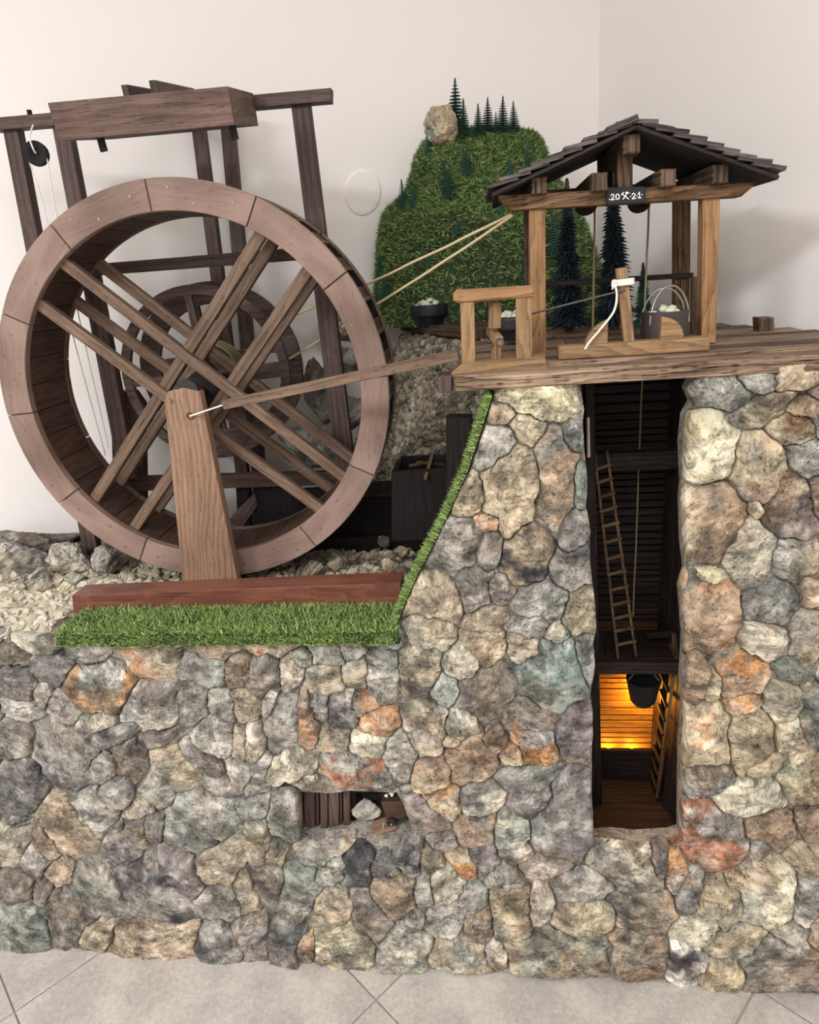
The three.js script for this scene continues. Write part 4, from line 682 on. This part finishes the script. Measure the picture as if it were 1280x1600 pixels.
for (const [b, q, z, l] of [[[712, 200], [711, 121], -0.74, 'tallest fir on the hill top, rising behind the yellow rock'], [[725, 218], [724, 153], -0.69, 'fir on the hill top right in front of the yellow rock'], [[747, 214], [747, 161], -0.69, 'fir on the hill top, third from the yellow rock'], [[763, 210], [762, 151], -0.69, 'slim fir in the middle of the hill top row'], [[775, 210], [775, 174], -0.69, 'shortest fir of the hill top row'], [[786, 210], [786, 149], -0.69, 'tall fir second from the right end of the hill top row'], [[804, 209], [802, 157], -0.69, 'rightmost fir of the hill top row']]) fir(b, q, z, l, HT, { w: 1.55, hill: b[1] > 205 });
for (const [b, q, z, l] of [[[671, 239], [668, 206], -0.69, 'little fir at the left foot of the yellow rock'], [[631, 324], [627, 279], -0.69, 'little fir on the left shoulder of the hill, the outer one'], [[648, 320], [646, 286], -0.99, 'little fir on the left shoulder of the hill, the inner one'], [[705, 309], [691, 249], -0.88, 'largest little fir leaning on the hill face'], [[733, 272], [722, 226], -0.92, 'little fir on the hill face under the hill top row'], [[796, 274], [797, 249], -0.89, 'small bush like fir left of the roof eave'], [[823, 258], [824, 226], -0.93, 'little fir on the right side of the hill, above the roof'], [[717, 364], [714, 341], -0.74, 'small fir in the middle of the hill face, above the ropes'], [[670, 414], [667, 393], -0.72, 'small fir between the two long ropes'], [[596, 432], [592, 396], -0.69, 'fir at the left foot of the hill beside the wheel, the upper one'], [[602, 470], [600, 428], -0.69, 'fir at the left foot of the hill beside the wheel, the lower one'], [[780, 332], [776, 312], -0.75, 'small fir under the left end of the roof'], [[868, 400], [862, 330], -0.78, 'fir between the front left post and the big dark fir']]) fir(b, q, z, l, HS, { w: 1.7, hill: 1, dz: 0.015 });
fir([889, 514], [886, 276], -0.5, 'big dark fir standing left inside the well house', 'big dark firs behind the well house', { big: 1, w: 1.15 });
fir([960, 512], [957, 248], -0.5, 'big dark fir standing behind the well house sign', 'big dark firs behind the well house', { big: 1, k: 1, w: 1.1 });
fir([1006, 512], [1005, 409], -0.48, 'small dark fir behind the bucket rope', null, { big: 1, w: 1.5, mat: M.needle });

// ------------------------------------------------------------------ deck over the stone pier
const YT = 1.394;
{
  const t = thing('deck', V(0.42, 1.36, -0.2), 'weathered brown plank deck on top of the stone pier', 'deck');
  part(t, 'edge_beam', box(0.112, 0.84, 1.362, YT - 0.006, -0.034, 0.004), M.deck);
  part(t, 'end_block', prism([[684, 588], [706, 586], [706, 613], [685, 614]], 0.0, 0.05, { grain: V(0, 0, 1) }), M.frame, 'dark end grain block at the left corner');
  const xr = (z) => 0.715 + (z + 0.4) * 0.39, xl = (z) => z > -0.3 ? 0.116 : Math.max(0.1, edgeB.x + 0.01);
  const zs = [-0.035, -0.075, -0.122, -0.17, -0.215, -0.262, -0.318, -0.37, -0.43, -0.5, -0.57, -0.63];
  for (let i = 0; i < zs.length - 1; i++) {
    const a = zs[i] - 0.001, b = zs[i + 1] + 0.001, x1 = Math.min(xr(zs[i + 1]), 0.9), spans = (i >= 5 && i <= 6) ? [[xl(b), 0.318], [0.505, x1]] : [[xl(b), x1]];
    for (const [p, q] of spans) part(t, 'plank', box(p, q, YT - 0.02, YT + rr(-0.0012, 0.0012), b, a), i % 3 === 1 ? M.pineGrey : M.deck);
  }
  part(t, 'hatch_trim', box(0.30, 0.53, YT, YT + 0.008, -0.384, -0.372), M.pineGrey);
}
solo('deck_block', prism([[1186, 497], [1210, 496], [1211, 518], [1187, 519]], -0.27, 0.035, { bevel: 0.002 }), M.pineGrey, 'small square wooden block standing alone on the right of the deck', 'block');

// ------------------------------------------------------------------ well house
const ZH = -0.14;
{
  const foot = at(980, 545, ZH), t = thing('well_house', V(foot.x, YT, -0.24), 'open wooden well house with a shingled gable roof on the deck', 'well house');
  const p = (name, pts, z, dep, m, o = {}, label) => part(t, name, prism(pts, z, dep, { seed: R0() * 50, ...o }), m, label);
  p('post', [[827, 316], [852, 316], [854, 556], [830, 557]], ZH, 0.03, M.pine); p('post', [[1099, 298], [1126, 297], [1119, 536], [1096, 537]], ZH, 0.03, M.pine);
  p('post', [[818, 318], [840, 318], [845, 540], [823, 540]], -0.33, 0.028, M.pineGrey); p('post', [[1056, 300], [1080, 300], [1078, 526], [1055, 526]], -0.33, 0.028, M.pineOld);
  p('tie_beam', [[778, 305], [1179, 284], [1179, 290], [1159, 307], [800, 329], [779, 310]], ZH + 0.006, 0.034, M.pineOld, { grain: V(1, 0.05, 0).normalize() });
  p('tie_beam', [[806, 300], [1142, 278], [1140, 300], [808, 322]], -0.325, 0.03, M.pineGrey, { grain: V(1, 0.05, 0).normalize() });
  for (const [x0, x1, y0, y1] of [[831, 855, 276, 304], [925, 950, 270, 299], [1033, 1057, 264, 292], [1114, 1139, 257, 287]]) p('purlin', [[x0, y0], [x1, y0 - 1], [x1, y1 - 1], [x0, y1]], -0.112, 0.25, M.pineGrey, { grain: V(0, 0, 1), bevel: 0.002 });
  p('ridge_beam', [[974, 209], [1001, 208], [1001, 238], [974, 240]], -0.105, 0.26, M.pineGrey, { grain: V(0, 0, 1), bevel: 0.002 });
  p('king_post', [[965, 238], [989, 237], [989, 296], [965, 296]], ZH, 0.028, M.pineOld); p('king_post', [[936, 232], [958, 230], [958, 300], [937, 300]], -0.33, 0.028, M.dark);
  // roof: two boarded slopes, each with its rows of shingles
  const zf = -0.085, D = 0.275, ridge = at(996, 196, zf), rows = 9, cols = 7;
  for (const [ex, ey, s] of [[764, 306, -1], [1226, 279, 1]]) {
    const e0 = at(ex, ey, zf), d = e0.clone().sub(ridge), L = d.length(); d.normalize(); const u = V(-d.y, d.x, 0).multiplyScalar(s); if (u.y < 0) u.negate();
    const back = V(0, 0, -1), b0 = ridge.clone().addScaledVector(back, D / 2), b1 = e0.clone().addScaledVector(back, D / 2).addScaledVector(d, -0.006);
    const base = bar(b0, b1, D - 0.012, 0.006, { up: u, bevel: 0.001 }); const rp = part(t, 'roof_boarding', base, M.roofUnder);
    const rg = rngOf(900 + s);
    for (let i = 0; i < rows; i++) for (let j = 0; j < cols; j++) {
      const f0 = i / rows, len = L / rows * 1.9, zc = -(j + 0.5) * D / cols, w = D / cols - 0.0012 - 0.001 * rg(), jit = (rg() - 0.5) * 0.007;
      const A = ridge.clone().addScaledVector(d, Math.max(f0 * L - len * 0.45, -0.004) + jit).addScaledVector(u, 0.0055 + 0.0005 * rg()), B = ridge.clone().addScaledVector(d, Math.min((f0 + 1 / rows) * L + jit, L + 0.004)).addScaledVector(u, 0.0125 + 0.0035 * rg());
      A.z += zc; B.z += zc + (rg() - 0.5) * 0.002; part(t, 'shingle', bar(A, B, w, 0.0052 + 0.001 * rg(), { up: u, bevel: 0.0007, seed: rg() * 40 }), rg() < 0.5 ? M.shingle : M.shingleB);
    }
  }
  { const dl = at(764, 306, zf).sub(ridge).normalize(), A = ridge.clone().addScaledVector(dl, 0.045).add(V(-0.002, 0.0125, 0.004)), B = ridge.clone().addScaledVector(dl, -0.003).add(V(-0.002, 0.0105, 0.004)); for (let j = 0; j < 7; j++) { const z = -(j + 0.5) * D / 7; part(t, 'ridge_shingle', bar(V(A.x, A.y, A.z + z), V(B.x, B.y, B.z + z), D / 7 - 0.0015, 0.0085, { bevel: 0.001 }), M.shingle); } }
  // rail at the back
  p('rail', [[845, 440], [1084, 426], [1084, 434], [845, 449]], -0.325, 0.012, M.dark);
  p('rail_post', [[1082, 432], [1094, 432], [1092, 524], [1081, 524]], -0.3, 0.014, M.pineGrey);
  // sign: black board with white painted characters
  const sg = prism([[947, 293], [1008, 291], [1009, 317], [948, 320]], ZH + 0.012, 0.006, { bevel: 0.0006 }); const sp = part(t, 'sign_board', sg, M.blackMatte, 'black sign board');
  const cv = document.createElement('canvas'); cv.width = 512; cv.height = 220; const g = cv.getContext('2d');
  g.fillStyle = '#1b1b20'; g.fillRect(0, 0, 512, 220); g.fillStyle = g.strokeStyle = '#f4f2ec'; g.lineCap = 'round'; g.lineWidth = 13;
  const path = (...pts) => { g.beginPath(); pts.forEach(([x, y], i) => (i ? g.lineTo(x, y) : g.moveTo(x, y))); g.stroke(); };
  const dot = (x, y) => { g.beginPath(); g.arc(x, y, 8, 0, 7); g.fill(); };
  const two = (x, y) => { g.beginPath(); g.arc(x + 22, y + 22, 20, Math.PI, 0.35); g.lineTo(x + 2, y + 78); g.lineTo(x + 48, y + 74); g.stroke(); };
  dot(26, 152); two(48, 84); g.beginPath(); g.ellipse(140, 122, 24, 36, 0, 0, 7); g.stroke();
  path([214, 160], [282, 66]); path([204, 84], [290, 160]); path([196, 96], [222, 66]); path([262, 62], [300, 78]); path([250, 74], [282, 66]);       // crossed hammer and pick
  dot(320, 126); two(340, 82); dot(406, 126); path([424, 96], [442, 76], [442, 152]); path([424, 152], [460, 152]); dot(478, 108);
  const tx = new THREE.CanvasTexture(cv); tx.colorSpace = THREE.SRGBColorSpace;
  const q = [[949, 294], [1007, 292], [1008, 316], [950, 319]].map(([x, y]) => at(x, y, ZH + 0.0125)), pg = new THREE.BufferGeometry();
  pg.setAttribute('position', new THREE.Float32BufferAttribute([q[3], q[2], q[1], q[0]].flatMap((v) => [v.x, v.y, v.z]), 3)); pg.setAttribute('uv', new THREE.Float32BufferAttribute([0, 0, 1, 0, 1, 1, 0, 1], 2)); pg.setIndex([0, 1, 2, 0, 2, 3]); pg.computeVertexNormals();
  part(t, 'sign_lettering', pg, new THREE.MeshStandardMaterial({ map: tx, roughness: 0.8 }), 'white painted lettering 20 and 21 around crossed hammers');
}
// pulleys under the beam with their ropes
for (const [px, py, rx, by, l, rl, z] of [[916, 320, 929, 470, 'left dark pulley wheel under the beam of the well house', 'left rope hanging from the well house pulley into the hatch', -0.276], [999, 316, 1013, 470, 'right dark pulley wheel under the beam of the well house, right of the sign', 'right rope hanging from the well house pulley behind the bucket', -0.276]]) {
  const c = at(px, py - 2, z), t = thing('pulley_wheel', c.clone(), l, 'pulley');
  const g = new THREE.LatheGeometry([[0.003, -0.008], [0.019, -0.008], [0.0205, -0.006], [0.017, 0], [0.0205, 0.006], [0.019, 0.008], [0.003, 0.008], [0.003, -0.008]].map(([x, y]) => new THREE.Vector2(x, y)), 32);
  g.rotateX(Math.PI / 2); g.translate(c.x, c.y, c.z); part(t, 'disc', g, M.dark); part(t, 'axle_pin', cyl(c.clone().add(V(0, 0, -0.085)), c.clone().add(V(0, 0, 0.06)), 0.004), M.darker);
  const x = at(rx, 345, z).x; solo('hoist_rope', tube(wiggle(V(x, c.y + 0.01, z), V(x + 0.001, 0.79, z), 16, 0.0006), 0.0021, 100), M.ropeDim, rl, 'rope');
}
// lever stand on the deck
{
  const z = -0.055, t = thing('lever_stand', V(at(990, 560, z).x, YT, z - 0.015), 'low pale wooden lever stand with two quarter round stops in front of the bucket', 'lever stand');
  const y = YT, x0 = at(873, 560, z).x, x1 = at(1110, 545, z).x;
  part(t, 'base_bar', box(x0, x1, y, y + 0.022, z - 0.034, z, { bevel: 0.003 }), M.pale);
  const zz = z - 0.01, quarter = (px0, px1, py, left) => { const a = at(px0, py, zz), b = at(px1, py, zz), yb = y + 0.021, w = b.x - a.x, h = left ? 0.037 : 0.036, s = new THREE.Shape(); if (left) { s.moveTo(w, 0); s.lineTo(0, 0); s.quadraticCurveTo(0.006, h * 0.72, w, h); } else { s.moveTo(0, 0); s.lineTo(w, 0); s.quadraticCurveTo(w * 0.95, h * 0.85, 0, h); } s.closePath(); const g = new THREE.ExtrudeGeometry(s, { depth: 0.014, bevelEnabled: true, bevelSize: 0.0008, bevelThickness: 0.0008, bevelSegments: 1, curveSegments: 14 }); g.translate(0, 0, -0.015); const wg = woodUV(g, V(1, 0, 0)); wg.translate(a.x, yb, zz); part(t, 'quarter_stop', wg, M.pale); };
  quarter(915, 949, 543, true); quarter(1033, 1068, 534, false);
  part(t, 'lever', prism([[963, 420], [981, 417], [993, 545], [977, 547]], zz, 0.014, { bevel: 0.001 }), M.pale);
  const c = at(975, 440, zz - 0.007); for (let k = 0; k < 3; k++) { const w = 0.0122, d = 0.0092, yy = c.y + 0.002 - k * 0.0032, pts = [V(c.x - w, yy, c.z - d), V(c.x + w, yy + 0.001, c.z - d), V(c.x + w, yy + 0.001, c.z + d), V(c.x - w, yy, c.z + d)]; part(t, 'cord_lashing', tube(pts, 0.0019, 40, 7, true), M.cord, 'white cord lashing'); }
  const k = at(961, 443, zz + 0.004); part(t, 'cord_knot', new THREE.TorusKnotGeometry(0.0034, 0.0018, 40, 6).translate(k.x, k.y, k.z), M.cord);
  part(t, 'cord_tail', tube([k, at(964, 462, zz + 0.004), at(960, 485, zz + 0.003), at(938, 515, zz + 0.006), at(921, 535, zz + 0.008), at(914, 546, zz + 0.01)], 0.0019, 60), M.cord, 'white cord running down to the base');
  part(t, 'cord_tail', tube([k, at(958, 449, zz + 0.006), at(957, 452, zz + 0.008)], 0.0016, 12), M.cord);
}
solo('pull_wire', tube([at(782, 508, -0.07), at(830, 491, -0.062), at(905, 471, -0.058), at(977, 453, -0.062)], 0.0017, 30), M.wireDark, 'thin dark metal wire running from the gantry to the lever', 'wire');
// bucket with ore
{
  const z = -0.125, b = at(1037, 528, z), c = V(b.x, YT + 0.001, z), r = 0.0385, h = 0.062, t = thing('bucket', c.clone(), 'dark brown round bucket with a wire handle on the deck', 'bucket');
  const g = new THREE.LatheGeometry([[0, 0], [r - 0.001, 0], [r, 0.002], [r, h - 0.001], [r - 0.001, h], [r - 0.004, h], [r - 0.004, h - 0.02], [0, h - 0.02]].map(([x, y]) => new THREE.Vector2(x, y)), 40); g.translate(c.x, c.y, c.z); part(t, 'body', g, M.pot);
  const A = V(c.x - r * 0.75, c.y + h - 0.02, c.z + r * 0.68), B = V(c.x + r * 0.97, c.y + h - 0.02, c.z + r * 0.3); const pts = []; for (let i = 0; i <= 12; i++) { const a = Math.PI * i / 12, p = A.clone().lerp(B, 0.5 - 0.5 * Math.cos(a)); p.y += 0.06 * Math.sin(a); p.z += -0.006 * Math.sin(a); pts.push(p); }
  part(t, 'handle', tube(pts, 0.0016, 48), M.rim_steel, 'bright wire handle');
  const p2 = pts.map((p, i) => { const a = Math.PI * i / 12, q = p.clone(); q.x = mix(c.x - r * 0.98, c.x + r * 0.9, 0.5 - 0.5 * Math.cos(a)); q.y -= 0.004 * Math.sin(a); q.z = c.z - r * 0.1; return q; }); part(t, 'handle', tube(p2, 0.0015, 48), M.rim_steel, 'bright wire handle');
  orePile('ore', V(c.x, c.y + h - 0.01, c.z), 0.028, 0.013, 'pale ore lumps inside the brown bucket', 640, 20);
}
// small gantry at the left front corner of the deck
{
  const z = -0.012, t = thing('small_gantry', V(at(775, 580, z).x, YT - 0.01, z - 0.02), 'small pale wooden gantry at the front left corner of the deck', 'gantry');
  const p = (name, pts, zz, dep, m, o) => part(t, name, prism(pts, zz, dep, o), m);
  p('base_board', [[697, 591], [722, 568], [852, 557], [856, 579]], z, 0.05, M.pale, { grain: V(1, 0.05, 0).normalize(), bevel: 0.0015 });
  p('post', [[719, 470], [741, 469], [743, 573], [722, 574]], z - 0.004, 0.018, M.pale); p('post', [[806, 463], [831, 462], [832, 565], [807, 567]], z - 0.004, 0.018, M.pale);
  p('top_bar', [[708, 458], [713, 453], [835, 446], [835, 465], [716, 474], [708, 470]], z - 0.002, 0.024, M.pine, { grain: V(1, 0.06, 0).normalize(), bevel: 0.002 });
  const post = (px, y0, y1, w, name) => { const a = at(px, y0, z - 0.026), b = at(px - 1, y1, z - 0.026); part(t, name, bar(b, a, w, w, { up: V(0.55, 0, 0.83) }), M.pale); };
  post(774, 472, 513, 0.0155, 'hanging_block'); post(776, 536, 564, 0.0125, 'lower_post');
  { const f = at(780, 533, z - 0.004), k = at(766, 516, z - 0.06); part(t, 'lever_block', bar(k, f, 0.0135, 0.0135, { bevel: 0.001 }), M.pale); }
  const c = at(781, 535, z - 0.002), g = new THREE.TorusGeometry(0.006, 0.0014, 8, 20); g.translate(c.x, c.y, c.z); part(t, 'screw_eye', g, M.wireDark);
}
// ------------------------------------------------------------------ inside the shaft
const ZB = -0.29, xA = 0.325, xB = 0.519, YF = 0.352;
{
  const t = thing('shaft_lining', V(0.43, YF, -0.17), 'dark brown timber lining of the shaft with slatted back wall', 'shaft lining');
  const rg = rngOf(71); let y = YF + 0.05;
  const slots = []; while (y < 1.355) { const h = 0.009 + 0.008 * rg(); slots.push([y, h]); y += h + 0.0022 + 0.002 * rg(); }
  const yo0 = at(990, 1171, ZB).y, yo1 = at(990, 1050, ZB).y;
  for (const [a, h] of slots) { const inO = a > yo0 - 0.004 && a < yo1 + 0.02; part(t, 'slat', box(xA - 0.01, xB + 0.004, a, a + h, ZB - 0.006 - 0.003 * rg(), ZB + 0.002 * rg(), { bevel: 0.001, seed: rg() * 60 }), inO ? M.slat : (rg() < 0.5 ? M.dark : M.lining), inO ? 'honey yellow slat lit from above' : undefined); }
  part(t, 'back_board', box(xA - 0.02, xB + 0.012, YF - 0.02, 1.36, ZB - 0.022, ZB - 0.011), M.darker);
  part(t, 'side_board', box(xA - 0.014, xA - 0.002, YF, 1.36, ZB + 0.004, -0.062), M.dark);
  for (let k = 0; k < 4; k++) { const a = V(mix(xB + 0.002, 0.562, (k + 0.02) / 4), (YF + 1.36) / 2, mix(ZB + 0.004, -0.066, (k + 0.02) / 4)), b = V(mix(xB + 0.002, 0.562, (k + 0.98) / 4), a.y, mix(ZB + 0.004, -0.066, (k + 0.98) / 4)), d = b.clone().sub(a); const g = woodUV(new RoundedBoxGeometry(d.length(), 1.36 - YF, 0.01, 1, 0.0012), V(0, 1, 0)); g.rotateY(Math.atan2(-d.z, d.x)); const m = a.clone().lerp(b, 0.5); g.translate(m.x + 0.005, m.y, m.z); part(t, 'side_board', g, M.lining); }
  for (const [z0, z1] of [[ZB + 0.004, -0.186], [-0.184, -0.066]]) part(t, 'floor_board', box(xA, 0.555, YF - 0.014, YF, z0, z1, { grain: V(1, 0, 0) }), M.dark);
  part(t, 'corner_post', prism([[914, 600], [929, 600], [941, 1262], [924, 1262]], -0.175, 0.02, { grain: V(0, 1, 0) }), M.dark);
  part(t, 'upper_beam', box(xA, 0.54, at(1000, 735, -0.2).y, at(1000, 707, -0.2).y, -0.225, -0.2), M.lining);
  const yl = at(1000, 1036, -0.15).y; part(t, 'ledge_beam', box(xA, 0.546, at(1000, 1054, -0.15).y, yl, -0.165, -0.15), M.lining); part(t, 'ledge_board', box(xA, 0.4, yl - 0.008, yl + 0.002, -0.285, -0.166), M.lining); part(t, 'ledge_board', box(0.4, 0.53, yl - 0.008, yl + 0.002, -0.284, -0.166), M.lining);
  part(t, 'cross_piece', bar(at(1012, 993, -0.24), at(1058, 988, -0.2), 0.012, 0.014), M.dark); part(t, 'cross_piece', bar(at(1053, 990, -0.19), at(1056, 1024, -0.19), 0.01, 0.008), M.ladder);
  const pg = cyl(at(919, 652, -0.12), at(920, 714, -0.12), 0.0035, 0.0035, 12); part(t, 'pipe', pg, M.wire, 'pale metal pipe at the left edge');
  const yk = at(990, 1171, -0.262).y; part(t, 'kick_board', box(xA, 0.53, YF, yk, -0.266, -0.258), M.dark);
  const glow2 = new THREE.SphereGeometry(0.006, 16, 12), gp = at(1003, 1088, -0.262); glow2.translate(gp.x, gp.y, gp.z);
  const glow = new THREE.MeshStandardMaterial({ color: 0xffd9a0, emissive: 0xffa030, emissiveIntensity: 2 });
  part(t, 'lamp_bulb', glow2, glow, 'small glowing lamp bulb behind the hanging tub'); const gl = new THREE.PointLight(0xffa83c, 0.085, 0, 2); gl.position.copy(gp); gl.castShadow = true; gl.shadow.radius = 0.3; gl.name = 'shaft_lamp_light'; scene.add(gl);
  for (const x of [0.365, 0.42, 0.475]) {
    const bulb = new THREE.SphereGeometry(0.006, 16, 12); bulb.translate(x, yk - 0.013, -0.275); part(t, 'lamp_bulb', bulb, glow, 'small glowing lamp bulb behind the low kick board');
    const pl = new THREE.PointLight(0xffa83c, SHAFT_LAMP, 0, 2); pl.position.set(x, yk - 0.013, -0.275); pl.castShadow = true; pl.shadow.radius = 0.3; pl.name = 'shaft_lamp_light'; scene.add(pl);
  }
}
{
  const z = -0.155, foot = at(985, 1027, z), t = thing('ladder', foot, 'longer pale wooden ladder leaning in the upper half of the shaft', 'ladder');
  const zt = -0.19, L0 = at(929, 706, zt), L1 = at(966, 1028, z), A0 = at(948, 704, zt), A1 = at(994, 1026, z);
  part(t, 'rail', bar(L0, L1, 0.0055, 0.0065), M.ladder); part(t, 'rail', bar(A0, A1, 0.0055, 0.0065), M.ladder);
  for (const y of [729, 749, 770, 792, 815, 839, 865, 889, 914, 938, 960, 981, 1003]) { const k = (y - 705) / 322, p = L0.clone().lerp(L1, k), q = A0.clone().lerp(A1, k - 0.012), d = q.clone().sub(p).normalize(); part(t, 'rung', bar(p.addScaledVector(d, -0.0035).add(V(0, 0, 0.0045)), q.addScaledVector(d, 0.0045).add(V(0, 0, 0.0045)), 0.004, 0.0065), M.ladder); }
}
{
  const t = thing('ladder', at(1022, 1250, -0.2), 'shorter dark ladder seen edge on in the lower shaft beside the lit slats', 'ladder');
  const z0 = -0.165, z1 = -0.205, A0 = at(1052, 1056, z0), A1 = at(1026, 1254, z1), B0 = A0.clone().add(V(0.0005, 0.0, -0.058)), B1 = A1.clone().add(V(0.0, 0.0, -0.052));
  part(t, 'rail', bar(A0, A1, 0.007, 0.009), M.ladder); part(t, 'rail', bar(B0, B1, 0.007, 0.008), M.lining);
  for (let i = 1; i < 9; i++) { const k = i / 9.2; part(t, 'rung', bar(A0.clone().lerp(A1, k).add(V(-0.006, 0, 0.003)), B0.clone().lerp(B1, k).add(V(-0.006, 0, -0.003)), 0.006, 0.005), M.lining); }
}
{
  const z = -0.205, c = at(1004, 1100, z), r0 = 0.03, t = thing('kibble', c.clone(), 'black tub hanging in front of the lit slats under the ledge', 'bucket');
  const g = new THREE.LatheGeometry([[0, 0], [0.018, 0], [0.027, 0.012], [0.034, 0.05], [0.037, 0.066], [0.035, 0.067], [0.03, 0.05], [0, 0.04]].map(([x, y]) => new THREE.Vector2(x, y)), 32); g.translate(c.x, c.y, c.z); part(t, 'body', g, M.blackMatte);
  part(t, 'sling', tube([c.clone().add(V(-0.034, 0.06, 0)), c.clone().add(V(0, 0.1, 0)), c.clone().add(V(0.034, 0.06, 0))], 0.0018), M.ropeDim);
}
// ------------------------------------------------------------------ niche low in the stone wall
{
  const zb = -0.045, t = thing('niche_door', at(505, 1300, zb), 'brown plank door set in the left of the low niche', 'door');
  part(t, 'backing', prism([[455, 1225], [556, 1225], [556, 1312], [455, 1312]], zb - 0.012, 0.008, {}), M.darker);
  for (const [a, b, k] of [[462, 473, 0], [475, 491, 1], [493, 498, 0], [500, 511, 2], [513, 529, 1], [531, 534, 0], [536, 546, 1]]) part(t, 'plank', prism([[a, 1226], [b, 1226], [b + 1, 1311], [a + 1, 1311]], zb - 0.002 + k * 0.003, 0.01, { grain: V(0, 1, 0) }), k ? M.frame : M.inner);
}
boulder(572, 1263, -0.056, 0.034, 0.031, 0.02, T.g, T.l, 701, 'grey rock face inside the niche, between the plank door and the cart', null, 0.1, 'rock');
solo('niche_plank', bar(at(532, 1307, -0.03), at(620, 1284, -0.05), 0.04, 0.006), M.post, 'brown plank lying on the floor of the niche', 'plank');
solo('niche_floor', box(at(455, 1300, -0.03).x, at(650, 1300, -0.03).x, at(560, 1300, -0.03).y - 0.02, at(560, 1300, -0.03).y - 0.004, -0.15, -0.012), M.mortar, 'rough mortar bed under the niche', 'ledge');
{
  const c = at(613, 1286, -0.035), t = thing('mine_cart', c.clone(), 'tiny brown mine cart with a black wheel at the right end of the niche', 'cart');
  part(t, 'body', prism([[596, 1254], [634, 1252], [637, 1280], [604, 1282]], -0.05, 0.045, { grain: V(1, 0, 0) }), M.inner);
  const w = at(612, 1285, -0.04), g = new THREE.LatheGeometry([[0.002, -0.004], [0.0085, -0.004], [0.0105, -0.003], [0.0105, 0.003], [0.0085, 0.004], [0.002, 0.004], [0.002, -0.004]].map(([x, y]) => new THREE.Vector2(x, y)), 24); g.rotateX(Math.PI / 2); g.translate(w.x, w.y, w.z); part(t, 'wheel', g, M.black);
  part(t, 'axle_pin', cyl(w, V(w.x, w.y, w.z + 0.007), 0.0022), M.wire); part(t, 'drawbar', bar(at(622, 1284, -0.042), at(636, 1278, -0.046), 0.004, 0.004), M.black);
  const rk = at(605, 1250, -0.05); orePile('ore', V(rk.x + 0.004, rk.y - 0.002, rk.z - 0.02), 0.014, 0.006, 'grey ore lumps on the tiny mine cart', 650, 10, M.gravel);
}
renderer.render(scene, camera);
